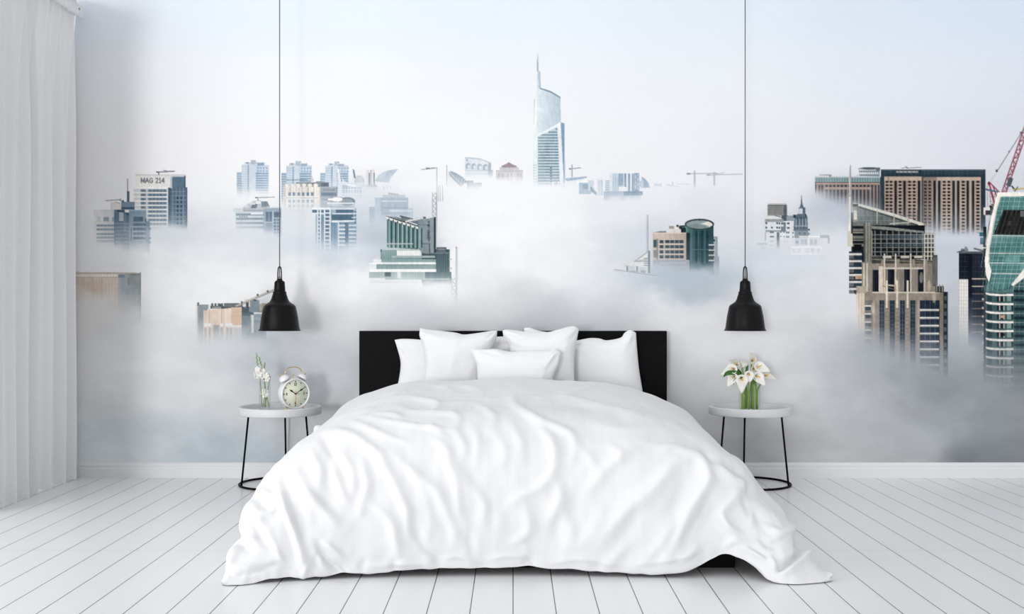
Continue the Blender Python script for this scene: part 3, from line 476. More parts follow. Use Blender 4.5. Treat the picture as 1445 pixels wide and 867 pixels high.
# crested tower
begin(1190, 228, 1344, 540)
LT, MD, DD = (196,188,174), (138,130,120), (38,48,60)
rect(1198, 355, 1220, 414, (46,58,70)); 
for k, y in enumerate(fr(357.5, 410, 9.8)): rect(1198, y, 1216, y + 3, (212,208,200)); rect(1198, y + 3, 1205, y + 8, (110,112,112)); rect(1206, y + 4, 1216, y + 9, (52,78,92))
rect(1207, 389, 1218, 394, (190,150,116))
poly([(1202,312),(1207,290),(1212,288.5),(1303,317),(1300,330),(1240,330),(1202,322)], (112,120,118)); cols(fr(1214, 1298, 6.2), .7, 296, 326, (92,102,102)); rows(1212, 1296, [304, 311, 318], .7, (136,142,138))
poly([(1204,287),(1212,287.4),(1262,301.5),(1303.5,315.5),(1302,320),(1262,306),(1214,291.5),(1205,291)], (206,202,188)); poly([(1212,291),(1302,319),(1302,321),(1212,293.4)], (86,90,88)); poly([(1296,316),(1304,317),(1301,328),(1296,327)], (212,206,190)); line(1256, 316, 1284, 314, 1.6, (190,186,172)); rect(1237, 296, 1238.6, 316, (176,176,166)); rect(1261, 303, 1262.6, 326, (170,170,160)); rect(1280.6, 309, 1282.4, 328, (170,170,160)); poly([(1203,291),(1208,290),(1211,312),(1204,314)], (150,146,132)); rect(1205, 297, 1209, 310, (222,214,198)); rect(1203, 288, 1211, 292, (96,96,90))
rect(1201.6, 317, 1222, 356, (48,56,62)); rows(1203, 1219, [323, 333, 344], 4, (128,128,122)); rows(1203, 1219, [328, 338.5], 1.2, (176,172,160)); rect(1202, 316, 1220, 319, (120,122,118)); rect(1205, 345, 1216, 354, (30,36,44))
rect(1229, 318, 1305, 366, (38,46,54)); poly([(1229,319),(1248,320),(1304,326.5),(1304,329),(1229,323)], (140,142,136)); rows(1230, 1304, fr(331, 362, 6), 1.1, (128,130,126)); cols(fr(1234, 1304, 8.4), 1.5, 326, 362, (132,134,128)); cells(fr(1246, 1300, 8.4), [333, 345], 4, 3, (70,92,106)); rows(1232, 1304, [334, 346.5], .8, (80,90,96)); rect(1228, 326, 1231, 370, (160,156,144))
rect(1303.6, 329.6, 1319, 371, (60,64,66)); cols([1304,1308.6,1313.4,1317.6], 1.5, 329.6, 371, (196,190,172)); rows(1303.6, 1319, fr(330, 371, 6.2), 1.4, (200,194,176)); poly([(1230,362),(1318,368),(1318,380),(1230,380)], (84,84,80)); line(1230, 366, 1318, 371, 1, (150,146,136))
rect(1216, 372, 1322, 414, (140,131,120)); rect(1316, 360, 1323, 404, (90,92,90)); cols([1317.4,1320.4], 1, 364, 402, (140,140,132))
cols([1231.6, 1253, 1276, 1295.4], 9, 380, 413, DD); cols([1233, 1255, 1278], .7, 380, 413, (66,80,94)); cols([1243.4, 1265.4, 1287.2, 1304.6], 4, 366, 420, (150,140,128)); cols([1247.2, 1262.8, 1284.2, 1303.4], 2, 358, 430, (206,196,178)); rows(1230, 1302, [377.6], 2.6, (196,188,172)); cells([1246,1271,1290], [361], 12, 3.6, (190,184,170))
rect(1218.6, 314, 1230, 372, (126,124,116)); rect(1218.6, 314, 1220.6, 372, (90,92,88)); cols([1222, 1226], 1, 314, 372, (162,158,146)); rect(1216, 370, 1230, 440, (150,142,130)); cols([1218, 1222.4], 2.2, 372, 420, (206,196,178)); rect(1240, 376, 1246, 414, (206,192,172)); rect(1230, 372, 1240, 381, (150,142,130))
line(1248, 402, 1266, 404, 2.2, (190,178,150)); rect(1262, 402, 1267, 412, (176,162,138)); line(1246, 404, 1266, 410, 1.2, (120,112,98))
rect(1208.6, 412, 1337, 540, (148,138,126)); rect(1208.6, 406, 1220, 540, hgrad((226,208,186),(196,180,162),1208,1222)); cols([1211.6, 1215.4], .8, 412, 540, (170,156,142)); rect(1208.6, 404, 1222, 414, (176,166,150)); rect(1231, 413, 1300, 424, (152,142,128)); rect(1231, 412, 1326, 414, (196,186,168))
cols([1241, 1255.6, 1270, 1284.6], 7, 424, 540, (52,68,84)); cols([1244, 1258.6, 1273, 1287.6], 1, 424, 540, (84,98,110)); rows(1241, 1292, fr(430, 540, 5.6), .6, (110,112,110)); cols([1250, 1264.6, 1279.4], 2.6, 396, 435, (214,202,182)); cols([1232, 1294.6], 3, 424, 540, (166,154,140))
rect(1220.6, 424, 1231, 540, (120,116,112)); 
for y in fr(431, 530, 11.4): rect(1220.4, y, 1229.4, y + 2, (214,206,194)); rect(1221, y + 2, 1229, y + 7, (66,78,90))
rect(1298, 424, 1326, 540, (52,66,82)); cols([1305, 1312, 1319], .8, 424, 540, (86,98,110))
for y in fr(436.5, 530, 11.1): rect(1298, y, 1325, y + 2, (226,220,210)); rect(1298, y + 2, 1325, y + 3.4, (120,124,126))
rect(1326, 412, 1331.4, 540, (140,130,120)); rect(1331.2, 412, 1337.4, 540, (56,66,72)); cells([1332], fr(418, 520, 11), 4, 6, (88,100,104)); rect(1320, 404, 1332, 413, (70,76,80)); cols([1321,1325,1329], 1.6, 402, 412, (150,148,140))
for p in ((1231.6,436),(1300,392),(1318,420),(1311,404)): oval(p[0], p[1], 2.6, 8, (206,196,168), .5)
poly([(1198.4,240),(1199.6,233),(1201,233),(1202,300),(1203,345),(1197,345),(1197.6,280)], hgrad((206,204,200),(140,138,134),1197.5,1202)); rect(1197.4, 278, 1200.4, 345, (226,220,206)); rect(1196.4, 326, 1203, 348, (206,198,182)); rect(1201, 300, 1203.4, 330, (70,72,72))
end('printed crested grey tower with slanted crown and thin spire', [(1190,404),(1209,424),(1222,440),(1260,462),(1300,470),(1340,486)], [(1190,424),(1209,480),(1222,498),(1260,520),(1300,532),(1340,540)], 9, 0, 28, name='printed_tower', con=1.2, dark=16, grain=15)
# near brown boxes, lower left
begin(56, 378, 204, 480)
rect(56, 384, 167, 480, (216,188,164)); poly([(56,383.4),(100,383.6),(196,384.8),(198,386.4),(167,388),(56,386)], (206,182,164)); rect(56, 386, 167, 392, (226,208,190)); cells(fr(60, 166, 4.2), [386.8], 2.4, 3, (240,230,220)); line(100, 386.4, 190, 386.6, .8, (150,130,118)); rect(56, 391, 167, 392, (180,156,138))
cols(fr(102, 166, 4.3), .6, 392, 440, (186,156,134)); cols(fr(104, 150, 13), 1, 392, 440, (176,146,126)); rows(56, 167, [400, 408, 417], .6, (196,168,146)); rect(110, 396, 150, 414, (210,172,142), .5)
rect(166.6, 386.4, 198.4, 480, hgrad((150,166,176),(128,140,142),168,196)); rect(166.6, 388, 176, 392, (96,122,140)); rect(182, 386.6, 198, 403, (128,136,136)); rect(197.4, 384.6, 198.8, 480, (92,112,150)); rect(180, 392, 183, 402, (108,124,132)); rect(185, 386, 197, 389, (110,116,116))
end('printed long brown box roof at the left beside the curtain', [(56,398),(120,396),(150,402),(167,408),(199,412)], [(56,436),(120,434),(150,446),(167,456),(199,462)], 10, .16, 29)
wisp(120, 446, 50, 20, (224,223,221), .6, 1); wisp(180, 430, 18, 12, (205,207,206), .5, 2)
begin(270, 400, 398, 500)
rect(278, 430, 287.6, 500, (120,134,144)); rect(277.6, 430, 279.2, 500, (220,196,176)); rect(278.6, 427, 281, 432, (70,76,84)); rect(280, 430, 296, 440, (128,144,152)); rect(294, 430, 298, 438, (226,222,216))
rect(297, 432, 342, 436, (60,72,82)); cells(fr(298, 340, 4.6), [428.4], 3, 5, (76,86,94)); rect(309, 429, 312, 435, (60,72,82)); rect(316, 428, 336, 433, (88,100,106)); rect(299, 433, 312, 436, (130,134,136))
poly([(287,438.4),(310,436.4),(341,433.4),(341,500),(287,500)], (228,194,166)); rect(287, 438, 293, 500, (222,190,166)); cols([292.8, 310.6, 317.6, 322.4], 1.3, 436, 500, (244,222,200)); cols([294.4, 311.8, 319], 1, 437, 500, (186,152,128)); rect(297, 438, 310, 457, (228,200,176)); rect(318.6, 436, 326, 460, (232,206,184)); rect(326, 434, 341, 459, (222,180,146)); rows(326, 341, [440, 446], .7, (206,164,132))
cells([288.4, 293.8, 310.8, 318.6, 324], [456.6], 4.4, 4.4, (240,234,226)); rect(326, 459, 341, 462, (236,226,214)); cells([288, 294, 311, 319, 324], [463], 3.6, 37, (150,148,144)); rect(301, 459, 309.6, 500, (150,148,146)); rect(331, 464, 341, 500, (186,186,186))
rect(341, 433, 376, 500, (96,118,130)); rect(341, 440, 376, 446, (60,86,102)); rect(352.6, 423.6, 365.6, 441, (116,134,144)); rect(345, 422, 352.6, 433, (226,220,212)); rect(347, 426, 351, 440, (52,70,82)); poly([(341,432),(347,436),(352,441),(341,442)], (54,70,80)); rect(366, 429, 369, 440, (176,158,138)); rect(369, 428, 392, 438, (150,140,128)); rect(358, 441, 376, 443.6, (222,226,226)); rect(353, 444, 376, 452, (130,150,160)); rect(354.6, 445, 358, 470, (214,212,206)); rect(358, 423, 362, 425, (60,72,80))
lattice(333, 432.4, 396, 405.6, 2, (128,124,118), 15, .8); line(333, 432, 396, 405.2, 1.3, (206,192,168)); 
for x, y in ((363.4, 416.6), (377.6, 411.4), (341, 427), (391, 406)): rect(x - 1, y - 1.5, x + 1.4, y + 1.6, (52,66,92))
end('printed peach walled block with long boom near left lamp', [(270,440),(300,450),(345,446),(398,436)], [(270,486),(300,496),(345,496),(398,488)], 9, .04, 30)
wisp(330, 492, 60, 14, (212,214,217), .55, 3); wisp(386, 482, 10, 10, (168,176,186), .35, 4)
# loose veils of fog drifting over the feet of the buildings
for cx, cy, rx, ry, col, al, sd in ((225,330,46,12,(218,223,229),.6,5),(300,352,60,12,(236,236,238),.6,6),(420,345,40,12,(206,214,222),.5,7),(500,352,50,10,(216,222,228),.55,8),(590,262,50,12,(240,240,242),.55,9),
     (580,400,70,10,(238,239,240),.35,10),(720,268,90,9,(238,239,241),.5,11),(960,390,80,10,(176,192,206),.35,12),(1120,372,60,10,(212,219,227),.5,13),(1190,300,40,14,(186,194,206),.5,14),
     (1345,338,60,8,(206,211,219),.45,15),(1240,500,80,24,(164,170,177),.35,16),(1390,540,80,22,(150,158,164),.35,17),(1180,520,120,28,(200,203,207),.3,18),(1330,610,120,26,(172,178,183),.4,19),(240,560,120,26,(214,217,219),.3,20),(160,500,90,24,(226,226,226),.35,21)):
    wisp(cx, cy, rx, ry, col, al, sd)

def shrink(a):
    h, w = a.shape[:2]
    return a.reshape(h // SS, SS, w // SS, SS, -1).mean((1, 3))
MURAL = np.clip(shrink(canvas) / 255.0, 0, 1)            # display colours, row 0 at the top
MIDS = ids[SS // 2::SS, SS // 2::SS].copy()
def largest_patch(m):
    """keep the biggest connected patch of a mask (slow fill, small masks only)"""
    left = m.copy(); best = None
    while left.any():
        p = np.zeros_like(m); i, j = np.argwhere(left)[0]; p[i, j] = True
        while True:
            q = p.copy(); q[1:] |= p[:-1]; q[:-1] |= p[1:]; q[:, 1:] |= p[:, :-1]; q[:, :-1] |= p[:, 1:]; q &= m
            if (q == p).all(): break
            p = q
        if best is None or p.sum() > best.sum(): best = p
        left &= ~p
    return best
for k_ in [i + 1 for i, (n_, l_) in enumerate(PRINTS) if 'flat-roofed' in l_ or 'gothic' in l_ or 'peach' in l_ or 'brown box' in l_]:
    yy, xx = np.nonzero(MIDS == k_); box_ = (slice(yy.min(), yy.max() + 1), slice(xx.min(), xx.max() + 1))
    mm = MIDS[box_] == k_; keep = largest_patch(mm); MIDS[box_][mm & ~keep] = 0
# ---------------------------------------------------------------- helpers
def mesh_obj(name, verts, faces, mat=None, parent=None, smooth=True, origin=None):
    o0 = np.array(origin if origin is not None else (parent.location if parent and parent.type == 'EMPTY' else (0, 0, 0)), float)
    if parent and parent.type != 'EMPTY' and origin is None: o0 = np.array(base_of(parent), float)
    v = np.asarray(verts, float) - o0
    me = bpy.data.meshes.new(name); me.from_pydata(v.tolist(), [], [list(map(int, f)) for f in faces]); me.update()
    bm = bmesh.new(); bm.from_mesh(me); bmesh.ops.recalc_face_normals(bm, faces=bm.faces); bm.to_mesh(me); bm.free()
    if smooth: me.polygons.foreach_set('use_smooth', [True] * len(me.polygons))
    ob = bpy.data.objects.new(name, me); C.objects.link(ob)
    if mat: me.materials.append(mat)
    if parent: ob.parent = parent
    elif origin is not None: ob.location = origin
    return ob
def base_of(o):
    p = Vector((0, 0, 0)); 
    while o: p += o.location; o = o.parent
    return p
def thing(name, label, cat, loc, group=None):
    o = bpy.data.objects.new(name, None); C.objects.link(o); o.location = loc; o.empty_display_size = .05
    tag(o, label, cat, group); return o
def tag(o, label, cat=None, group=None, kind=None):
    if label: o['label'] = label
    if cat: o['category'] = cat
    if group: o['group'] = group
    if kind: o['kind'] = kind
    return o
def box_geo(x0, x1, y0, y1, z0, z1):
    v = [(x, y, z) for x in (x0, x1) for y in (y0, y1) for z in (z0, z1)]
    return v, [(0,1,3,2),(4,6,7,5),(0,4,5,1),(2,3,7,6),(0,2,6,4),(1,5,7,3)]
def bevel(o, w=.004, seg=3):
    m = o.modifiers.new('edge', 'BEVEL'); m.width = w; m.segments = seg; m.limit_method = 'ANGLE'; m.harden_normals = False
    return o
def box(name, x0, x1, y0, y1, z0, z1, mat, parent=None, bv=.004):
    v, f = box_geo(x0, x1, y0, y1, z0, z1)
    o = mesh_obj(name, v, f, mat, parent, smooth=False)
    if bv: bevel(o, bv)
    return o
def merge(*geos):
    V, F = [], []
    for v, f in geos:
        n = len(V); V += [tuple(p) for p in v]; F += [tuple(i + n for i in q) for q in f]
    return V, F
def lathe_geo(prof, c=(0, 0, 0), n=64, M=None, cap0=False, cap1=False):
    """prof: (radius, height) pairs turned about local z"""
    V, F = [], []
    for r, z in prof:
        for k in range(n):
            a = 2 * math.pi * k / n; V.append(Vector((r * math.cos(a), r * math.sin(a), z)))
    for i in range(len(prof) - 1):
        for k in range(n): F.append((i*n + k, i*n + (k+1) % n, (i+1)*n + (k+1) % n, (i+1)*n + k))
    if cap0: F.append(tuple(range(n))[::-1])
    if cap1: F.append(tuple((len(prof) - 1) * n + k for k in range(n)))
    if M is None: M = Matrix.Identity(4)
    return [tuple((M @ v) + Vector(c)) for v in V], F
def tube_geo(pts, r, n=10, closed=False, cap=True):
    P = [Vector(p) for p in pts]; m = len(P); V, F = [], []
    R = r if hasattr(r, '__len__') else [r] * m
    nrm = None
    for i in range(m):
        if closed: t = P[(i+1) % m] - P[i-1]
        else: t = P[min(i+1, m-1)] - P[max(i-1, 0)]
        t.normalize()
        if nrm is None:
            a = Vector((0, 0, 1)) if abs(t.z) < .9 else Vector((1, 0, 0)); nrm = (a - t * a.dot(t)).normalized()
        else: nrm = (nrm - t * nrm.dot(t)).normalized()
        b = t.cross(nrm)
        for k in range(n):
            a = 2 * math.pi * k / n; V.append(tuple(P[i] + (nrm * math.cos(a) + b * math.sin(a)) * R[i]))
    for i in range(m if closed else m - 1):
        j = (i + 1) % m
        for k in range(n): F.append((i*n + k, i*n + (k+1) % n, j*n + (k+1) % n, j*n + k))
    if cap and not closed: F.append(tuple(range(n))[::-1]); F.append(tuple((m-1)*n + k for k in range(n)))
    return V, F
def curve_pts(ctrl, n=24):
    """smooth interpolating curve through the points"""
    P = np.asarray(ctrl, float); m = len(P)
    if m == 2: return [tuple(P[0] + (P[1] - P[0]) * t) for t in np.linspace(0, 1, 3)]
    Q = np.vstack([2 * P[0] - P[1], P, 2 * P[-1] - P[-2]]); out = []
    for t in np.linspace(0, m - 1 - 1e-6, n):
        i = int(t); u = t - i; a, b, c, d = Q[i], Q[i+1], Q[i+2], Q[i+3]
        out.append(tuple(.5 * (2*b + (c - a)*u + (2*a - 5*b + 4*c - d)*u*u + (3*b - a - 3*c + d)*u**3)))
    return out
def ball_geo(c, rx, ry=None, rz=None, n=20, m=12, M=None):
    ry = ry or rx; rz = rz or rx; V, F = [], []
    for i in range(m + 1):
        t = math.pi * i / m
        for k in range(n):
            a = 2 * math.pi * k / n; p = Vector((rx * math.sin(t) * math.cos(a), ry * math.sin(t) * math.sin(a), rz * math.cos(t)))
            V.append(tuple(((M @ p) if M else p) + Vector(c)))
    for i in range(m):
        for k in range(n): F.append((i*n + k, i*n + (k+1) % n, (i+1)*n + (k+1) % n, (i+1)*n + k))
    return V, F

# ---------------------------------------------------------------- materials (all node based)
def mat(name, col, rough=.5, spec=.5, metal=0, sheen=0, noise=0.0, nscale=30, bump=0.0, bscale=200, coat=0):
    m = bpy.data.materials.new(name); m.use_nodes = True; nt = m.node_tree; b = nt.nodes['Principled BSDF']
    b.inputs['Base Color'].default_value = (*col, 1); b.inputs['Roughness'].default_value = rough
    b.inputs['Specular IOR Level'].default_value = spec; b.inputs['Metallic'].default_value = metal
    b.inputs['Sheen Weight'].default_value = sheen; b.inputs['Coat Weight'].default_value = coat
    tc = nt.nodes.new('ShaderNodeTexCoord')
    if noise:
        n = nt.nodes.new('ShaderNodeTexNoise'); n.inputs['Scale'].default_value = nscale; n.inputs['Detail'].default_value = 4
        r = nt.nodes.new('ShaderNodeMix'); r.data_type = 'RGBA'
        r.inputs[6].default_value = (*[c * (1 - noise) for c in col], 1); r.inputs[7].default_value = (*[min(1, c * (1 + noise)) for c in col], 1)
        nt.links.new(tc.outputs['Object'], n.inputs['Vector']); nt.links.new(n.outputs['Fac'], r.inputs[0]); nt.links.new(r.outputs[2], b.inputs['Base Color'])
    if bump:
        n = nt.nodes.new('ShaderNodeTexNoise'); n.inputs['Scale'].default_value = bscale; n.inputs['Detail'].default_value = 3
        bp = nt.nodes.new('ShaderNodeBump'); bp.inputs['Strength'].default_value = bump; bp.inputs['Distance'].default_value = .002
        nt.links.new(tc.outputs['Object'], n.inputs['Vector']); nt.links.new(n.outputs['Fac'], bp.inputs['Height']); nt.links.new(bp.outputs['Normal'], b.inputs['Normal'])
    return m
def N(nt, t, **kw):
    n = nt.nodes.new(t)
    for k, v in kw.items(): setattr(n, k, v)
    return n
def M2(nt, op, a, b=None):
    n = N(nt, 'ShaderNodeMath', operation=op)
    for i, v in enumerate((a, b)):
        if v is None: continue
        if isinstance(v, (int, float)): n.inputs[i].default_value = v
        else: nt.links.new(v, n.inputs[i])
    return n.outputs[0]

def floor_material():
    m = bpy.data.materials.new('white_plank_floor'); m.use_nodes = True; nt = m.node_tree; b = nt.nodes['Principled BSDF']
    tc = N(nt, 'ShaderNodeTexCoord'); sp = N(nt, 'ShaderNodeSeparateXYZ'); nt.links.new(tc.outputs['Object'], sp.inputs[0])
    W = .1334
    f = M2(nt, 'ABSOLUTE', M2(nt, 'SUBTRACT', M2(nt, 'FRACT', M2(nt, 'ADD', M2(nt, 'DIVIDE', sp.outputs['X'], W), 200.5)), .5))   # 0 on a seam
    seam = M2(nt, 'LESS_THAN', f, .0016 / W)
    lip = M2(nt, 'LESS_THAN', f, .0042 / W)
    g = M2(nt, 'ABSOLUTE', M2(nt, 'SUBTRACT', sp.outputs['Y'], 4.209)); cross = M2(nt, 'LESS_THAN', g, .0028)
    n = N(nt, 'ShaderNodeTexNoise'); n.inputs['Scale'].default_value = 3; mp = N(nt, 'ShaderNodeMapping'); mp.inputs['Scale'].default_value = (6, .5, 1)
    nt.links.new(tc.outputs['Object'], mp.inputs[0]); nt.links.new(mp.outputs[0], n.inputs['Vector'])
    c0 = N(nt, 'ShaderNodeMix', data_type='RGBA'); c0.inputs[6].default_value = (.82, .825, .835, 1); c0.inputs[7].default_value = (.86, .865, .875, 1); nt.links.new(n.outputs['Fac'], c0.inputs[0])
    c2 = N(nt, 'ShaderNodeMix', data_type='RGBA'); c2.inputs[7].default_value = (.70, .705, .72, 1); nt.links.new(c0.outputs[2], c2.inputs[6]); nt.links.new(cross, c2.inputs[0])
    c1 = N(nt, 'ShaderNodeMix', data_type='RGBA'); c1.inputs[7].default_value = (.045, .045, .05, 1); nt.links.new(c2.outputs[2], c1.inputs[6]); nt.links.new(seam, c1.inputs[0])
    nt.links.new(c1.outputs[2], b.inputs['Base Color'])
    b.inputs['Roughness'].default_value = .28; b.inputs['Specular IOR Level'].default_value = .45
    bp = N(nt, 'ShaderNodeBump'); bp.inputs['Strength'].default_value = .5; bp.inputs['Distance'].default_value = .002; bp.invert = True
    nt.links.new(lip, bp.inputs['Height']); nt.links.new(bp.outputs[0], b.inputs['Normal'])
    return m

def cloth_material(name, col, stripe=0.0, rough=.9):
    m = bpy.data.materials.new(name); m.use_nodes = True; nt = m.node_tree; b = nt.nodes['Principled BSDF']
    b.inputs['Base Color'].default_value = (*col, 1); b.inputs['Roughness'].default_value = rough; b.inputs['Specular IOR Level'].default_value = .15
    b.inputs['Sheen Weight'].default_value = .08
    tc = N(nt, 'ShaderNodeTexCoord'); n = N(nt, 'ShaderNodeTexNoise'); n.inputs['Scale'].default_value = 260; n.inputs['Detail'].default_value = 3
    nt.links.new(tc.outputs['Object'], n.inputs['Vector'])
    h = n.outputs['Fac']
    if stripe:
        sp = N(nt, 'ShaderNodeSeparateXYZ'); nt.links.new(tc.outputs['Object'], sp.inputs[0])
        s = M2(nt, 'SINE', M2(nt, 'MULTIPLY', sp.outputs['X'], 2 * math.pi / .034))
        h = M2(nt, 'ADD', M2(nt, 'MULTIPLY', h, .5), M2(nt, 'MULTIPLY', s, stripe))
    bp = N(nt, 'ShaderNodeBump'); bp.inputs['Strength'].default_value = .25; bp.inputs['Distance'].default_value = .002
    nt.links.new(h, bp.inputs['Height']); nt.links.new(bp.outputs[0], b.inputs['Normal'])
    return m

def curtain_material():
    m = bpy.data.materials.new('white_linen'); m.use_nodes = True; nt = m.node_tree; b = nt.nodes['Principled BSDF']
    tc = N(nt, 'ShaderNodeTexCoord'); mp = N(nt, 'ShaderNodeMapping'); mp.inputs['Scale'].default_value = (30, 30, 320); n = N(nt, 'ShaderNodeTexNoise'); n.inputs['Scale'].default_value = 1; n.inputs['Detail'].default_value = 4
    nt.links.new(tc.outputs['Object'], mp.inputs[0]); nt.links.new(mp.outputs[0], n.inputs['Vector'])
    r = N(nt, 'ShaderNodeMix', data_type='RGBA'); r.inputs[6].default_value = (.86, .865, .88, 1); r.inputs[7].default_value = (.95, .955, .96, 1)
    nt.links.new(n.outputs['Fac'], r.inputs[0]); nt.links.new(r.outputs[2], b.inputs['Base Color']); b.inputs['Roughness'].default_value = .95; b.inputs['Specular IOR Level'].default_value = .1
    t = N(nt, 'ShaderNodeBsdfTranslucent'); nt.links.new(r.outputs[2], t.inputs['Color']); mx = N(nt, 'ShaderNodeMixShader'); mx.inputs[0].default_value = .03
    out = nt.nodes['Material Output']; nt.links.new(b.outputs[0], mx.inputs[1]); nt.links.new(t.outputs[0], mx.inputs[2]); nt.links.new(mx.outputs[0], out.inputs['Surface'])
    return m

def glass_material(name='clear_glass', tint=(.975, .985, .985)):
    m = bpy.data.materials.new(name); m.use_nodes = True; nt = m.node_tree
    for n in list(nt.nodes):
        if n.type == 'BSDF_PRINCIPLED': nt.nodes.remove(n)
    tr = N(nt, 'ShaderNodeBsdfTransparent'); tr.inputs[0].default_value = (*tint, 1); gl = N(nt, 'ShaderNodeBsdfGlossy'); gl.inputs['Roughness'].default_value = .03
    lw = N(nt, 'ShaderNodeLayerWeight'); lw.inputs[0].default_value = .35; mx = N(nt, 'ShaderNodeMixShader')
    f = M2(nt, 'ADD', M2(nt, 'MULTIPLY', M2(nt, 'POWER', lw.outputs['Facing'], 2.0), .4), .02)
    nt.links.new(f, mx.inputs[0]); nt.links.new(tr.outputs[0], mx.inputs[1]); nt.links.new(gl.outputs[0], mx.inputs[2]); nt.links.new(mx.outputs[0], nt.nodes['Material Output'].inputs['Surface'])
    return m

def mural_material():
    m = bpy.data.materials.new('printed_wallpaper'); m.use_nodes = True; nt = m.node_tree; b = nt.nodes['Principled BSDF']
    a = N(nt, 'ShaderNodeAttribute', attribute_name='print'); a.attribute_type = 'GEOMETRY'
    nt.links.new(a.outputs['Color'], b.inputs['Base Color']); b.inputs['Roughness'].default_value = .8; b.inputs['Specular IOR Level'].default_value = .12
    return m

PAINT = mat('white_trim_paint', (.76, .765, .78), .4, .4, noise=.015, nscale=8)
WALLP = mat('white_wall_paint', (.8, .8, .81), .8, .2, noise=.02, nscale=5, bump=.1)
BLACKW = mat('black_lacquered_wood', (.0055, .0057, .0062), .5, .04, noise=.1, nscale=12)
BLACKM = mat('black_enamel', (.0045, .0045, .005), .36, .14, noise=.05, nscale=20)
BLACKR = mat('black_rod', (.003, .003, .003), .5, .08, noise=.05, nscale=20)
STEEL = mat('grey_steel', (.16, .16, .165), .4, .5, metal=.4, noise=.05, nscale=60)
TABLE = mat('white_matt_lacquer', (.64, .645, .655), .45, .4, noise=.015, nscale=14)
COTTON = cloth_material('white_cotton', (.80, .804, .812))
DUVETM = cloth_material('white_striped_cotton', (.775, .78, .79), stripe=.22)
LINEN = curtain_material()
GLASS = glass_material()
WHITEM = mat('white_enamel', (.80, .80, .81), .25, .5, noise=.01, nscale=20, coat=.3)
BRASS = mat('brass', (.72, .53, .22), .28, .5, metal=.85, noise=.05, nscale=40)
DIAL = mat('pale_green_dial', (.80, .83, .66), .6, .2, noise=.05, nscale=90)
INK = mat('black_ink', (.02, .022, .02), .6, .2, noise=.05, nscale=90)
BLUE = mat('blue_dot', (.02, .14, .32), .6, .2, noise=.05, nscale=90)
RED = mat('red_hand', (.6, .09, .05), .5, .3, noise=.05, nscale=90)
GREYH = mat('grey_hand', (.22, .23, .21), .5, .3, noise=.05, nscale=90)
GREEN = mat('green_stem', (.20, .33, .05), .5, .3, noise=.3, nscale=70)
LEAF = mat('dark_green_leaf', (.03, .12, .015), .45, .4, noise=.35, nscale=60)
PETAL = mat('white_petal', (.80, .79, .74), .55, .3, noise=.04, nscale=50)
CREAMP = mat('cream_petal', (.66, .65, .58), .55, .3, noise=.06, nscale=50)
SPADX = mat('yellow_spadix', (.75, .42, .03), .6, .2, noise=.2, nscale=300)
MURALM = mural_material()

# ---------------------------------------------------------------- the room
XL, XR, ZC = -2.604, 3.15, 2.98
def struct(o): o['kind'] = 'structure'; return o
fl = struct(box('floor', XL - 1.6, XR + .1, -1.5, WALL_Y + .1, -.06, 0, floor_material(), bv=0))
struct(box('wall_back', XL - .1, XR + .1, WALL_Y + .004, WALL_Y + .12, 0, ZC, WALLP, bv=0))
struct(box('wall_right', XR, XR + .1, .2, WALL_Y + .004, 0, ZC, WALLP, bv=0))
# the left side is left without a wall so that daylight comes in there and from the camera end
# baseboards: moulded profile swept along the wall
def baseboard(name, pts, path):
    V, F = [], []
    n = len(pts)
    for p in path: V += [(p[0] + p[2] * d, p[1] + p[3] * d, z) for d, z in pts]
    for i in range(len(path) - 1):
        for k in range(n): F.append((i*n + k, i*n + (k+1) % n, (i+1)*n + (k+1) % n, (i+1)*n + k))
    F.append(tuple(range(n))); F.append(tuple((len(path)-1)*n + k for k in range(n))[::-1])
    return struct(mesh_obj(name, V, F, PAINT, smooth=False))
PROF = [(0, 0), (.016, 0), (.016, .050), (.0135, .0535), (.0125, .058), (.0125, .062), (.014, .066), (.014, .070), (.012, .076), (.008, .081), (.004, .0845), (0, .085)]
baseboard('baseboard_back', PROF, [(XL, WALL_Y + .004, 0, -1), (XR, WALL_Y + .004, 0, -1)])
baseboard('baseboard_right', PROF, [(XR, WALL_Y - .014, -1, 0), (XR, .2, -1, 0)])

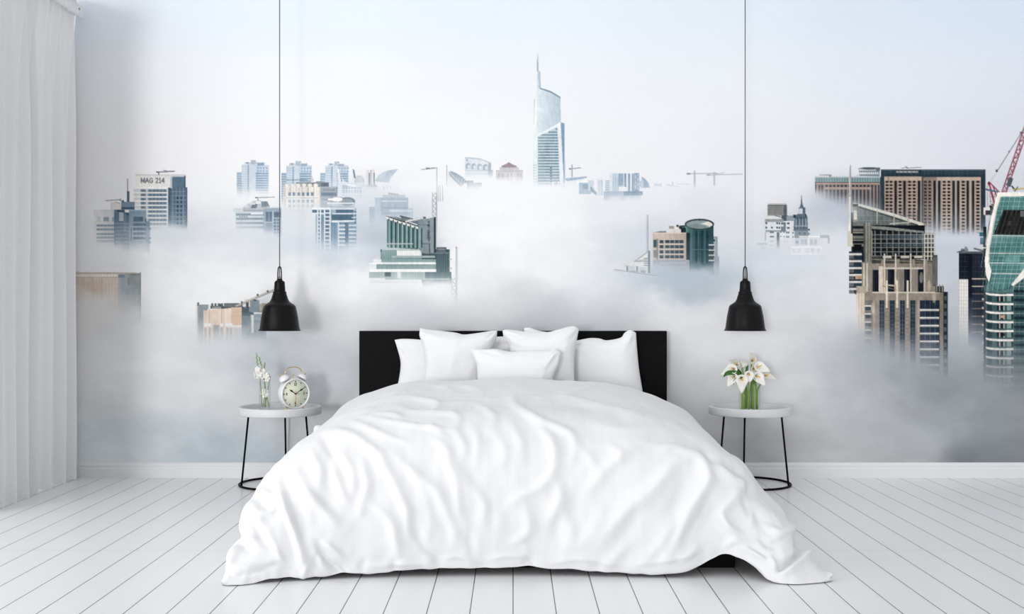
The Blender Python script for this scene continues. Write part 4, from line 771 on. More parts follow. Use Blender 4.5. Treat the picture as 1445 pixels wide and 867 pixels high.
# ---------------------------------------------------------------- the mural: one print, cut along the outlines of its buildings
mural = thing('wall_mural', 'full-width printed photo wallpaper of city towers rising from fog', 'wall mural', (0, WALL_Y, .085))
LIN = np.where(MURAL <= .04045, MURAL / 12.92, ((MURAL + .055) / 1.055) ** 2.4) * MURAL_GAIN
def mural_piece(name, label, sel):
    """the cells of the print where sel is true; vertices sit on print samples"""
    ii, jj = np.nonzero(sel)
    if len(ii) == 0: return None
    idx = -np.ones((MH, MW), np.int64)
    q = np.stack([ii, jj], 1); corners = np.concatenate([q, q + [0, 1], q + [1, 1], q + [1, 0]])
    used = np.zeros((MH, MW), bool); used[corners[:, 0], corners[:, 1]] = True
    r, c = np.nonzero(used); idx[r, c] = np.arange(len(r))
    co = np.empty((len(r), 3), np.float32)
    co[:, 0] = (c + .5 + MX0 - CX) / 255.0; co[:, 1] = 0; co[:, 2] = CAM_Z - (r + .5 + MY0 - CY) / 255.0 - .085
    fv = np.stack([idx[ii, jj], idx[ii + 1, jj], idx[ii + 1, jj + 1], idx[ii, jj + 1]], 1).astype(np.int32)
    me = bpy.data.meshes.new(name)
    me.vertices.add(len(r)); me.vertices.foreach_set('co', co.ravel())
    nf = len(fv); me.loops.add(nf * 4); me.polygons.add(nf)
    me.loops.foreach_set('vertex_index', fv.ravel()); me.polygons.foreach_set('loop_start', np.arange(0, nf * 4, 4, dtype=np.int32))
    me.update(calc_edges=True)
    at_ = me.attributes.new('print', 'FLOAT_COLOR', 'POINT')
    col = np.ones((len(r), 4), np.float32); col[:, :3] = LIN[r, c]; at_.data.foreach_set('color', col.ravel())
    me.materials.append(MURALM)
    o = bpy.data.objects.new(name, me); C.objects.link(o); o.parent = mural
    if label: o['label'] = label
    return o
cellid = MIDS[:-1, :-1].copy()
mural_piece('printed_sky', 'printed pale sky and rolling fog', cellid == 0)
for k, (nm, lb) in enumerate(PRINTS): mural_piece(nm, lb, cellid == k + 1)

# ---------------------------------------------------------------- the bed
bed = thing('bed', 'wide double bed with plain black headboard and low black base', 'bed', (0, 4.9, 0))
hb = box('headboard', -.8368, .8368, 5.895, 5.945, 0, .8145, BLACKW, bed, .002)
bb = box('bed_base', -.804, .804, 3.925, 5.893, 0.0, .22, BLACKW, bed, .004)
mt = box('mattress', -.755, .755, 4.04, 5.885, .222, .415, COTTON, bed, .04); mt.modifiers['edge'].segments = 6
mt['label'] = 'white mattress'

# duvet: a net of surface points, smoothly interpolated, then wrinkled
PXS = (.95, .975, 1.0, .985, .915, .79, .55, .27, 0)
def body_row(y, zl, zr, ztop=.598, sx=1.0):
    """zl, zr: heights where the cloth leaves the bed edge (outermost, shoulder, upper shoulder)"""
    def half(q): return (.05, .02, .13, q[0], q[1], q[2], (q[2] + ztop) / 2 + .026, ztop - .013, ztop)
    L = [(-x * sx, y, z) for x, z in zip(PXS, half(zl))]; R = [(x * sx, y, z) for x, z in zip(PXS, half(zr))][:-1][::-1]
    return L + R
NET = [
 [(x * .98, 5.445, max(.03, z - .055)) for x, y, z in body_row(5.4, (.27,.39,.485), (.26,.37,.46))],
 body_row(5.42, (.27,.39,.49), (.26,.37,.462), .59),
 body_row(5.3, (.27,.385,.492), (.26,.365,.455), .596, .985), body_row(5.05, (.265,.375,.475), (.25,.355,.452), .598, .98), body_row(4.75, (.26,.362,.460), (.235,.340,.450), .595, .985),
 body_row(4.48, (.255,.350,.450), (.225,.318,.440), .585, .99), body_row(4.24, (.245,.332,.438), (.21,.288,.422), .568),
 # over the top front edge
 [(-.955,4.03,.05),(-.985,4.03,.015),(-1.01,4.03,.12),(-.985,4.03,.215),(-.905,4.03,.31),(-.765,4.03,.425),(-.53,4.03,.505),(-.27,4.03,.536),(0,4.03,.543),(.27,4.03,.536),(.53,4.03,.505),(.765,4.04,.425),(.905,4.05,.282),(.985,4.06,.20),(1.01,4.08,.13),(.99,4.09,.015),(.96,4.09,.05)],
 [(-.965,3.95,.05),(-1.0,3.95,.008),(-1.012,3.92,.10),(-.98,3.90,.185),(-.895,3.895,.27),(-.745,3.895,.37),(-.52,3.90,.44),(-.26,3.905,.462),(0,3.905,.466),(.26,3.905,.462),(.53,3.90,.44),(.755,3.905,.365),(.90,3.93,.255),(.985,3.96,.18),(1.02,3.99,.11),(1.0,4.01,.01),(.97,4.01,.05)],
 [(-.965,3.87,.05),(-1.005,3.87,.004),(-1.005,3.84,.075),(-.96,3.82,.155),(-.87,3.815,.225),(-.72,3.825,.29),(-.5,3.835,.33),(-.25,3.842,.338),(0,3.845,.34),(.25,3.842,.336),(.51,3.835,.33),(.75,3.835,.285),(.895,3.845,.22),(.985,3.875,.155),(1.035,3.91,.085),(1.03,3.935,.008),(.99,3.945,.05)],
 [(-.965,3.78,.04),(-1.003,3.775,.003),(-.985,3.755,.05),(-.93,3.752,.09),(-.835,3.757,.125),(-.69,3.78,.16),(-.49,3.80,.178),(-.25,3.808,.18),(0,3.812,.182),(.27,3.808,.178),(.56,3.80,.172),(.75,3.81,.185),(.86,3.785,.135),(.955,3.78,.10),(1.03,3.81,.065),(1.07,3.845,.012),(1.03,3.87,.04)],
 # hem
 [(-.955,3.70,.02),(-.988,3.672,.004),(-.945,3.672,.006),(-.89,3.69,.008),(-.81,3.715,.018),(-.68,3.747,.02),(-.49,3.777,.026),(-.25,3.792,.032),(0,3.797,.034),(.3,3.792,.03),(.58,3.772,.028),(.757,3.788,.080),(.862,3.712,.018),(.925,3.685,.004),(1.01,3.695,.006),(1.107,3.735,.014),(1.05,3.77,.03)],
 # turned under
 [(-.93,3.73,.03),(-.95,3.71,.012),(-.92,3.71,.012),(-.87,3.73,.018),(-.80,3.755,.03),(-.67,3.785,.034),(-.485,3.815,.042),(-.25,3.83,.05),(0,3.835,.052),(.3,3.83,.046),(.575,3.81,.042),(.75,3.825,.092),(.845,3.755,.03),(.91,3.73,.014),(.99,3.735,.014),(1.05,3.765,.012),(1.02,3.79,.03)],
]
NET = np.array(NET, float)
def interp_axis(A, n):
    """Catmull-Rom along axis 0, denser sampling"""
    m = len(A); Q = np.concatenate([2 * A[:1] - A[1:2], A, 2 * A[-1:] - A[-2:-1]])
    t = np.linspace(0, m - 1 - 1e-6, n); i = t.astype(int); u = (t - i).reshape(-1, *([1] * (A.ndim - 1)))
    a, b, c, d = Q[i], Q[i+1], Q[i+2], Q[i+3]
    return .5 * (2*b + (c - a)*u + (2*a - 5*b + 4*c - d)*u*u + (3*b - a - 3*c + d)*u**3)
NR, NC = 430, 470
S = interp_axis(NET, NR); S = interp_axis(S.transpose(1, 0, 2), NC).transpose(1, 0, 2)
def normals(S):
    du = np.gradient(S, axis=1); dv = np.gradient(S, axis=0); n = np.cross(du, dv)
    n /= np.linalg.norm(n, axis=2, keepdims=True) + 1e-9
    return -n if n[NR // 4, NC // 2, 2] < 0 else n
def soften(A, k):
    for _ in range(k):
        B = A.copy()
        B[1:-1] = (A[:-2] + 2 * A[1:-1] + A[2:]) / 4; A = B.copy(); A[:, 1:-1] = (B[:, :-2] + 2 * B[:, 1:-1] + B[:, 2:]) / 4
    return A
S = soften(S, 10)
NRM = normals(S)
PX = CX + FPX * S[..., 0] / S[..., 1]; PY = CY + FPX * (CAM_Z - S[..., 2]) / S[..., 1]
facing = np.clip(-(NRM * (S - np.array([0, 0, CAM_Z]))).sum(2) / np.linalg.norm(S - np.array([0, 0, CAM_Z]), axis=2) * 6, 0, 1)
H = np.zeros(PX.shape)
def crease(pts, w, amp, lop=0.0):
    """a fold laid along a path: w its half width (in 1/500 m), amp its height in mm; lop > 0 makes the right flank steep"""
    P = curve_pts([(a, b, 0) for a, b in pts], max(6, 7 * len(pts)))
    best = np.full(PX.shape, 1e9); tt = np.zeros(PX.shape); sg = np.zeros(PX.shape)
    lo = np.min(P, 0) - 6 * w; hi = np.max(P, 0) + 6 * w
    sel = (PX > lo[0]) & (PX < hi[0]) & (PY > lo[1]) & (PY < hi[1])
    x = PX[sel]; y = PY[sel]; b_ = np.full(x.shape, 1e9); t_ = np.zeros(x.shape); s_ = np.zeros(x.shape); m = len(P) - 1
    for i in range(m):
        ax, ay, _ = P[i]; dx, dy = P[i+1][0] - ax, P[i+1][1] - ay; L2 = dx*dx + dy*dy + 1e-9
        u = np.clip(((x - ax) * dx + (y - ay) * dy) / L2, 0, 1); d = np.hypot(x - ax - u*dx, y - ay - u*dy); k = d < b_
        b_[k] = d[k]; t_[k] = ((i + u) / m)[k]; s_[k] = np.sign(dx * (y - ay) - dy * (x - ax))[k]
    taper = np.sin(np.pi * np.clip(.06 + .88 * t_, 0, 1)) ** .7
    ww = w * np.where(s_ < 0, 1 + lop, 1 - lop * .6)
    H[sel] += amp * .0019 * taper * np.exp(-(b_ / ww) ** 2)
CREASES = [
 # long ridges of the top
 ([(673,572),(690,582),(697,592),(693,612)], 4, 5), ([(722,562),(726,573),(755,593),(795,609),(807,617),(811,635),(804,655)], 5, 8, .35), ([(753,593),(771,615),(781,635),(780,664),(764,686),(737,699),(716,714)], 6, 9, .3),
 ([(793,562),(826,569),(884,584),(932,593),(962,603)], 4.5, 8, -.3), ([(793,562),(810,555),(830,549)], 4, 4), ([(835,598),(880,606),(930,603),(965,612)], 5, 3),
 ([(903,628),(872,646),(846,673),(828,697)], 9, 9), ([(960,644),(945,664),(926,690)], 9, 8), ([(861,626),(875,642),(873,655)], 4, 4), ([(821,632),(838,655),(840,668)], 5, 4), ([(903,624),(925,629),(950,629)], 5, 3),
 # cross wrinkles upper left
 ([(553,562),(583,563),(616,570),(660,568)], 3, 4), ([(591,565),(612,568),(618,576),(606,585)], 3.2, 5), ([(564,577),(591,584),(637,585),(647,593),(642,609)], 3.6, 6), ([(527,586),(545,587),(563,589),(566,596)], 3, 5), ([(511,589),(575,601),(637,610)], 3.4, 4.5),
 ([(495,596),(511,602),(543,615),(575,626)], 4, 5), ([(456,610),(495,615),(520,630),(543,648)], 6, 7), ([(545,559),(560,556),(580,552)], 3, 4), ([(620,548),(650,545),(680,552)], 3, 4), ([(500,575),(530,567),(560,560)], 3, 3), ([(470,593),(500,583),(530,578)], 3, 3.5), ([(600,541),(625,546),(640,552)], 3, 3),
 ([(612,620),(630,635),(640,655)], 5, 5), ([(640,606),(655,630),(652,650)], 5, 5), ([(700,610),(712,640),(708,665)], 5, 4), ([(665,600),(674,625),(670,660)], 5, 4.5), ([(722,600),(735,625),(737,655)], 5, 4.5), ([(600,600),(615,607),(630,622)], 4, 4),
 # falling folds, left to right
 ([(528,640),(553,675),(573,718),(577,758)], 7, 11, .35), ([(512,655),(518,686),(507,727)], 6, 8), ([(483,640),(497,668),(500,700)], 6, 7), ([(585,668),(614,693),(627,718),(640,750),(638,778)], 7, 10, .3), ([(626,645),(643,679),(647,718),(655,744)], 6, 8, .3), ([(667,686),(683,714),(681,744)], 7, 8), ([(743,714),(746,750),(724,768)], 6, 9), ([(785,680),(789,705),(774,736)], 7, 9, .3),
 ([(524,712),(551,736),(557,761),(562,792)], 6, 10, .3), ([(600,700),(608,740),(596,770)], 7, 5), ([(700,700),(706,740),(700,770)], 8, 5), ([(650,660),(660,690),(664,715)], 6, 5), ([(742,768),(744,782),(741,795)], 4, 6), ([(555,640),(585,672),(604,705)], 6, 5),
 ([(585,722),(586,746),(602,776),(630,792)], 4.5, -10), ([(783,762),(786,742),(790,726)], 4, -8), ([(662,748),(664,765),(668,785)], 5, -7), ([(457,618),(464,632),(473,645)], 5, -8), ([(550,660),(572,700),(588,722)], 5, -5),
 # lower left corner
 ([(393,680),(402,712),(416,751),(425,785),(429,803)], 6, 13, .4), ([(344,740),(352,722),(360,717),(369,737),(380,759)], 6, 10, .3), ([(416,666),(443,702),(483,745)], 10, 12), ([(432,683),(455,705),(478,730)], 7, -8), ([(449,766),(456,782),(466,796),(484,806)], 5, -16), ([(456,767),(470,776),(486,790)], 3.5, 10), ([(444,774),(452,790),(458,798)], 4, 8),
 ([(410,700),(424,740),(428,780)], 8, -9), ([(434,799),(429,808),(427,816)], 3, 8), ([(366,690),(380,700),(396,705)], 5, 6), ([(340,765),(352,760),(372,764)], 4, 5), ([(330,810),(350,806),(372,808)], 4, 5), ([(395,712),(380,726),(366,722)], 4, 5), ([(370,740),(372,765),(390,775)], 5, -6), ([(440,640),(452,665),(450,690)], 6, 8), ([(470,655),(480,690),(492,710)], 5, 7), ([(322,800),(330,792),(338,770)], 4, 6),
 # right hand folds and corner
 ([(968,652),(980,645),(991,657),(996,682),(976,712),(958,749),(939,788)], 8, 17, .25), ([(1005,652),(1013,662),(1031,675),(1047,684),(1047,698)], 6, 11), ([(1046,684),(1033,704),(1018,722),(1024,742),(1038,760)], 8, 14, .3), ([(947,660),(917,693),(880,727),(840,772)], 11, 11), ([(1050,690),(1062,715),(1080,745)], 9, -11), ([(970,670),(960,700),(945,730)], 8, -9), ([(1008,690),(1000,715),(990,750)], 8, -9),
 ([(1133,745),(1138,776),(1120,798),(1102,814)], 6, 15), ([(1124,752),(1128,782),(1112,796),(1098,804)], 6, -14), ([(1067,781),(1088,793),(1096,810)], 5, 10), ([(1044,772),(1060,778),(1075,788)], 4, 8), ([(1080,740),(1100,752),(1120,746),(1132,745)], 5, 10), ([(1072,760),(1090,770),(1110,758)], 5, -8), ([(1150,790),(1165,800),(1178,812)], 4, 9), ([(1020,775),(1035,765),(1060,764)], 5, 6),
 ([(905,700),(890,735),(870,765)], 8, -6), ([(850,720),(835,750),(815,775)], 8, 6), ([(800,720),(806,750),(800,785)], 7, 6), ([(985,770),(975,782),(960,795)], 5, 7), ([(820,690),(808,720),(812,750)], 8, -5), ([(930,640),(950,632),(975,640)], 6, 6),
]
CREASES += [([(324,742),(336,762),(352,775)], 7, -13), ([(318,795),(326,783),(334,772)], 5, 7), ([(328,815),(360,808),(395,796),(425,804)], 3, -6), ([(330,806),(352,800),(380,796)], 4, 6),
 ([(1098,716),(1112,728),(1120,735)], 5, 6), ([(1128,752),(1140,757),(1152,768)], 5, -7), ([(1000,612),(1030,640),(1045,660)], 6, -5), ([(1010,640),(1040,655),(1065,690)], 6, 7), ([(950,740),(930,770),(905,795)], 6, 8), ([(890,760),(870,785),(855,797)], 6, 7),
 ([(520,800),(560,796),(600,800)], 3.5, 5), ([(690,790),(720,786),(750,792)], 3.5, 5), ([(620,792),(645,786),(668,793)], 3.5, 5), ([(780,792),(830,788),(880,797)], 3.5, 5), ([(900,795),(950,790),(985,780)], 3.5, 6), ([(560,790),(556,798),(558,806)], 4, -9), ([(617,786),(618,794),(620,803)], 5, -8), ([(745,786),(746,793),(748,802)], 5, -9), ([(515,788),(512,797),(510,806)], 4, -7), ([(845,790),(842,798),(840,806)], 5, -6)]
CREASES += [([(1096,806),(1112,796),(1128,778),(1130,752)], 4, -9), ([(1060,775),(1078,783),(1090,800)], 3.5, -7), ([(1085,748),(1100,757),(1118,752)], 3.5, 7), ([(1140,765),(1150,785),(1150,800)], 4, 8), ([(1158,785),(1165,797),(1172,806)], 3, -6),
 ([(1000,700),(994,722),(975,748),(962,772)], 6, -9), ([(1058,700),(1064,722),(1060,742)], 5, 6), ([(1018,728),(1030,745),(1045,752)], 4, 7), ([(990,640),(1002,648),(1010,660)], 4, -7), ([(1040,664),(1055,680),(1062,698)], 4, -6), ([(962,735),(950,755),(944,776)], 5, -7),
 ([(404,690),(412,720),(424,752)], 5, -7), ([(350,735),(362,745),(366,765)], 4, -6), ([(384,760),(392,780),(400,795)], 4, 6), ([(450,780),(446,792),(450,802)], 3, -7)]
for c in CREASES: crease(*c)
# finer unrest of the cloth: arc length coordinates
au = np.cumsum(np.r_[np.zeros((1, NC)), np.linalg.norm(np.diff(S, axis=0), axis=2)], axis=0); av = np.cumsum(np.c_[np.zeros((NR, 1)), np.linalg.norm(np.diff(S, axis=1), axis=2)], axis=1); av -= av[:, NC // 2:NC // 2 + 1]
low = fbm(av * 1.0 + 10, au * .6 + 10, .22, 401, 4); fine = fbm(av + 40 + .05 * low, au * .7 + 20, .06, 421, 3)
drop = np.clip((.52 - S[..., 2]) / .3, 0, 1)
H += low * (.009 + .010 * drop) + fine * (.0030 + .0022 * drop)
# gathers just above the hem
hem = np.exp(-((np.arange(NR)[:, None] / (NR - 1) * 12 - 10.9) / .35) ** 2) * (np.abs(np.arange(NC) / (NC - 1) - .5) < .42)
H += hem * fbm(av * 1.0, au * .15, .10, 431, 3) * .012
H = soften(H[..., None], 2)[..., 0]
D = S + NRM * H[..., None]
scal = fbm(av, au * .05, .16, 441, 3)
D[..., 2] += hem * scal * .012
D[..., 2] = np.maximum(D[..., 2], .0035)
vi = np.arange(NR * NC).reshape(NR, NC)
F = np.stack([vi[:-1, :-1], vi[:-1, 1:], vi[1:, 1:], vi[1:, :-1]], -1).reshape(-1, 4)
duvet = mesh_obj('duvet', D.reshape(-1, 3), F, DUVETM, origin=(0, 4.6, 0))
tag(duvet, 'rumpled white duvet draped over the bed down to the floor', 'duvet')

def cushion(name, label, top, right, left, y, zb, tilt, t, seed, mat_=COTTON, cat='pillow', group='white pillows piled against the headboard', bulge=1.0, obj_parent=None):
    """a stuffed cloth form between four seams; seams given as photo points at depth y"""
    n = 46
    def edge(pts, k): return np.array([p[:2] for p in curve_pts([(a, b, 0) for a, b in pts], k)])
    to3 = lambda p: np.stack([(p[..., 0] - CX) * y / FPX, CAM_Z - (p[..., 1] - CY) * y / FPX], -1)
    T, R_, L_ = to3(edge(top, n)), to3(edge(right, n)), to3(edge(left, n))
    for E in (R_, L_):      # run the side seams down to what the pillow stands on
        z0, z1 = E[0, 1], E[-1, 1]; E[:, 1] = z0 + (E[:, 1] - z0) * (zb - z0) / (z1 - z0)
    u = np.linspace(0, 1, n); B = L_[-1] + (R_[-1] - L_[-1]) * u[:, None]; B[:, 1] += .012 * np.sin(np.pi * u)
    U, V = np.meshgrid(u, u)
    Pm = (1 - V)[..., None] * T[None] + V[..., None] * B[None] + (1 - U)[..., None] * L_[:, None] + U[..., None] * R_[:, None] \
        - ((1 - U) * (1 - V))[..., None] * T[0] - (U * (1 - V))[..., None] * T[-1] - ((1 - U) * V)[..., None] * B[0] - (U * V)[..., None] * B[-1]
    fu = np.clip(1 - np.abs(2 * U - 1) ** 2.6, 0, 1); fv = np.clip(1 - np.abs(2 * V - 1) ** 2.6, 0, 1)
    f = (fu * fv) ** .62 * t
    nz = fbm(U * .5 + seed, V * .5 + seed * 2, .2, 500 + seed, 4)
    # tucks running in from the corners
    for cu, cv in ((0, 0), (1, 0), (0, 1), (1, 1)):
        r = np.hypot(U - cu, V - cv); a = np.arctan2(V - cv, U - cu)
        f += np.exp(-((r - .2) / .13) ** 2) * np.sin(a * 9 + seed) * .0045 * np.clip(fu * fv * 6, 0, 1)
    f += nz * .009 * np.clip(fu * fv * 5, 0, 1)
    zc = Pm[..., 1]; yb = y + tilt * (zc - zb)
    front = np.stack([Pm[..., 0], yb - f, zc], -1); back = np.stack([Pm[..., 0], yb + f * .8 + .002, zc], -1)
    lo = min(front[..., 2].min(), back[..., 2].min())
    Vv = np.concatenate([front.reshape(-1, 3), back.reshape(-1, 3)]); k = np.arange(n * n).reshape(n, n)
    q = np.stack([k[:-1, :-1], k[:-1, 1:], k[1:, 1:], k[1:, :-1]], -1).reshape(-1, 4)
    Fs = np.concatenate([q, q[:, ::-1] + n * n]).tolist()
    rim = list(k[0, :]) + list(k[1:, -1]) + list(k[-1, ::-1][1:]) + list(k[::-1, 0][1:-1])
    for a, b in zip(rim, rim[1:] + rim[:1]): Fs.append((b, a, a + n * n, b + n * n))
    o = mesh_obj(name, Vv, Fs, mat_, origin=(float(np.mean(Vv[:, 0])), y, zb))
    tag(o, label, cat, group)
    return o
ZB = .418
cushion('pillow', 'white pillow at far left, standing against the black headboard', [(556.5,480),(575,478.6),(640,482),(700,475.6),(738,476)], [(738,476),(736,500),(733,530),(740,558)], [(556.5,480),(563.5,500),(565,512),(562,530),(556.5,545),(555,558)], 5.815, ZB, .04, .055, 1)
cushion('pillow', 'large square white pillow left of centre with pointed top corners', [(592,463),(601,465),(640,469.5),(655,472.5),(680,469.5),(692,467.5),(701.5,467)], [(701.5,467),(700,478),(690,496),(684,520),(690,556)], [(592,463),(591,472),(595,482),(599,505),(598,535),(597,556)], 5.68, ZB, .09, .075, 2)
cushion('pillow', 'white pillow showing only a corner behind the right centre pillow', [(739.5,463.2),(748,463),(762,467.5),(780,470),(793,473)], [(793,473),(791,500),(793,556)], [(739.5,463.2),(741,490),(739,556)], 5.785, ZB, .05, .04, 3)
cushion('pillow', 'white pillow right of centre with folded flange on its right', [(709,467),(717,465.4),(740,468),(772,469.2),(790,464.8),(805,461),(812,461),(817.5,465)], [(817.5,465),(814,480),(811,495),(810.5,520),(811,556)], [(709,467),(711,475),(718,485),(720,500),(716,556)], 5.66, ZB, .09, .07, 4)
cushion('pillow', 'white pillow at far right with raised folded top corner', [(801,483),(814,481),(832,477.6),(846,478),(857,480.6),(876,477),(882,470),(890,466),(898,470)], [(898,470),(899.5,490),(902,515),(907,545),(909,562)], [(801,483),(800,510),(801,560)], 5.80, ZB, .05, .07, 5)
cushion('pillow', 'small oblong white pillow lying in front of the others', [(664,494),(685,493.4),(700,493),(712,495.6),(724,497),(745,495.4),(776,495.6),(783,492.6),(791.5,498)], [(791.5,498),(788,510),(780.5,524),(783,534),(789,556)], [(664,494),(669,503),(673,512),(674,530),(677,556)], 5.53, ZB, .10, .055, 6)

# small turned corner of the duvet by the left table
cv, cf = ball_geo((0, 0, 0), .022, .03, .034, 16, 10)
cp = np.array(cv); cp[:, 0] = np.sign(cp[:, 0]) * np.abs(cp[:, 0] / .022) ** .6 * .022; cp[:, 2] = np.sign(cp[:, 2]) * np.abs(cp[:, 2] / .034) ** .55 * .03
cp += np.array(at(449, 609, 5.30))
co_ = mesh_obj('duvet_corner', cp, cf, DUVETM, duvet); co_['label'] = 'small turned up corner'

# ---------------------------------------------------------------- pendant lamps
def pendant(px, label):
    y = 5.77; k = y / FPX; c = at(px, CY, y); zb = at(px, 467, y)[2]
    root = thing('pendant_lamp', label, 'pendant lamp', (c[0], y, zb), 'black pendant lamps')
    Z = lambda py: zb + (467 - py) * k
    outer = [(29.6,467),(29.4,466.2),(28.3,465.2),(27.4,462),(26.6,456),(25.5,448),(24.2,441),(23.1,436),(22.7,433.8),(21.9,431.9),(20.2,430.2),(17.2,428.3),(13.8,425.9),(11.9,422.5),(10.7,418.5),(9.6,415.2),(9.2,414.4)]
    inner = [(8.2,415.6),(9.6,419.4),(11,423.6),(13,427.4),(16.4,430),(19.6,431.6),(21.2,433.4),(22.2,437),(23.4,442),(24.6,449),(25.7,457),(26.6,463),(28.2,466.4)]
    v, f = lathe_geo([(r * k, Z(p) - zb) for r, p in outer] + [(r * k, Z(p) - zb) for r, p in inner], (c[0], y, zb), 72)
    n = 72; m = len(outer) + len(inner)
    f = f + [((m-1)*n + i, (m-1)*n + (i+1) % n, (i+1) % n, i) for i in range(n)]
    sh = mesh_obj('shade', v, f, BLACKM, root)
    cap = [(0.1,417),(8.6,417),(9.3,414.6),(9.6,413.4),(9.3,412.2),(8.2,411.4),(7.8,408),(7.5,403),(7.3,399.6),(6.9,398),(6.0,396.9),(4.6,396.2),(3.9,395.6),(3.7,393.8),(0.1,393.4)]
    mesh_obj('cap', *lathe_geo([(r * k, Z(p) - zb) for r, p in cap], (c[0], y, zb), 48), BLACKM, root)
    loop = [(c[0] - 2.6*k, y, Z(395)), (c[0] - 2.6*k, y, Z(388)), (c[0] - 2.2*k, y, Z(381)), (c[0] - 1.5*k, y, Z(377.8)), (c[0], y, Z(376.4)), (c[0] + 1.5*k, y, Z(377.8)), (c[0] + 2.2*k, y, Z(381)), (c[0] + 2.6*k, y, Z(388)), (c[0] + 2.6*k, y, Z(395))]
    mesh_obj('hanger_loop', *tube_geo(curve_pts(loop, 40), .85 * k, 10), BLACKM, root)
    mesh_obj('socket', *lathe_geo([(.1*k, Z(386) - zb), (.8*k, Z(386) - zb), (1.0*k, Z(390) - zb), (1.5*k, Z(391) - zb), (1.5*k, Z(395) - zb)], (c[0], y, zb), 20), STEEL, root)
    mesh_obj('cord', *tube_geo([(c[0], y, Z(386)), (c[0], y, 2.0), (c[0], y, ZC - .02)], .0028, 10), STEEL, root)['label'] = 'grey cord'
    mesh_obj('bulb', *ball_geo((c[0], y, Z(440)), .03, .03, .038, 20, 14), WHITEM, root)
    mesh_obj('ceiling_rose', *lathe_geo([(.001, ZC - .03 - zb), (.02, ZC - .03 - zb), (.05, ZC - .015 - zb), (.052, ZC - zb), (.001, ZC - zb)], (c[0], y, zb), 40), BLACKM, root)
    return root
pendant(394.6, 'black bell pendant lamp hanging above the table with the clock')
pendant(1051.5, 'black bell pendant lamp hanging above the table with calla lilies')

# ---------------------------------------------------------------- side tables
def side_table(px, mirror, label):
    y = 5.775; x = (px - CX) * y / FPX
    root = thing('side_table', label, 'side table', (x, y, 0), 'round side tables beside the bed')
    prof = [(.001,.3745),(.2125,.3745),(.2162,.3765),(.2175,.3795),(.2178,.395),(.2178,.4105),(.2168,.4145),(.2142,.4168),(.2105,.4175),(.2035,.4172),(.1995,.4155),(.196,.4105),(.190,.3975),(.1875,.3935),(.183,.392),(.001,.392)]
    mesh_obj('tray_top', *lathe_geo(prof, (x, y, 0), 96), TABLE, root)
    ring = [(x + .2105 * math.cos(a), y + .2105 * math.sin(a), .006) for a in np.linspace(0, 2*math.pi, 97)[:-1]]
    mesh_obj('base_ring', *tube_geo(ring, .0058, 12, closed=True), BLACKR, root)
    for a in (213, 333, 93):
        a = math.radians(a); ca, sa = math.cos(a), math.sin(a)
        if mirror: ca = -ca
        p0 = (x + .2105 * ca, y + .2105 * sa, .006); p1 = (x + .172 * ca, y + .172 * sa, .378)
        mesh_obj('leg', *tube_geo([p0, p1], .0052, 12), BLACKR, root)
    return root
side_table(395, False, 'round white tray table with black wire legs left of the bed')
side_table(1058.4, True, 'round white tray table with black wire legs right of the bed')
ZT = .3925       # tray floor

# ---------------------------------------------------------------- alarm clock
cy_ = 5.76; cc = at(414.2, 553, cy_); k = cy_ / FPX
clock = thing('alarm_clock', 'white twin-bell alarm clock with pale green dial on the left table', 'alarm clock', (cc[0], cy_, ZT))
R0 = 21.9 * k; zc = ZT + R0 + .011
yaw = math.radians(35); CM = Matrix.Translation(Vector((cc[0], cy_, zc))) @ Matrix.Rotation(yaw, 4, 'Z') @ Matrix.Rotation(math.radians(90), 4, 'X')   # local x right, y up, z towards the viewer
def cl(p): return tuple(CM @ Vector(p))
def clm(geo): return [cl(p) for p in geo[0]], geo[1]
dz = .034
case = [(.001,-dz),(R0*.8,-dz),(R0*.93,-dz*.82),(R0*.99,-dz*.4),(R0,0),(R0*.985,dz*.7),(R0*.965,dz*.92),(R0*.93,dz),(R0*.895,dz*.93),(R0*.885,dz*.66),(.001,dz*.66)]
mesh_obj('case', *clm(lathe_geo(case, n=72)), WHITEM, clock)
dial = mesh_obj('dial', *clm(lathe_geo([(.001,dz*.67),(R0*.884,dz*.67),(R0*.884,dz*.72),(.001,dz*.72)], n=64)), DIAL, clock); dial['label'] = 'pale green dial with dark numerals'
zt = dz * .72
for h in range(12):
    a = math.radians(90 - 30 * h); rr = R0 * .77
    d = mesh_obj('hour_dot', *clm(lathe_geo([(.0001, zt + .0012), (.0034, zt + .001), (.0036, zt), (.0001, zt)], (rr * math.cos(a), rr * math.sin(a), 0), 14)), BLUE, dial); d['label'] = 'blue hour dot'
STROKE = {'1': [[(.3,.75),(.55,1),(.55,0)]], '2': [[(.1,.75),(.3,1),(.7,.98),(.85,.72),(.1,0),(.95,0)]], '3': [[(.1,.9),(.5,1),(.85,.8),(.45,.55),(.9,.3),(.5,0),(.1,.12)]],
          '6': [[(.8,.95),(.4,.85),(.12,.4),(.3,.03),(.7,.05),(.88,.3),(.6,.52),(.2,.4)]], '9': [[(.88,.6),(.6,.45),(.15,.6),(.3,.95),(.7,.97),(.88,.6),(.6,.05),(.2,.05)]]}
def numeral(txt, cx, cyy, w=.0085, h=.0135):
    g = []
    for i, ch in enumerate(txt):
        x0 = cx + (i - len(txt) / 2) * w
        for st in STROKE[ch]: g.append(tube_geo([cl((x0 + a * w * .85, cyy + (b - .5) * h, zt + .0008)) for a, b in st], .00125, 6))
    o = mesh_obj('numeral', *merge(*g), INK, dial); o['label'] = 'dark numeral'
for txt, hh in (('12', 0), ('3', 3), ('6', 6), ('9', 9)):
    a = math.radians(90 - 30 * hh); numeral(txt, R0 * .6 * math.cos(a), R0 * .6 * math.sin(a))
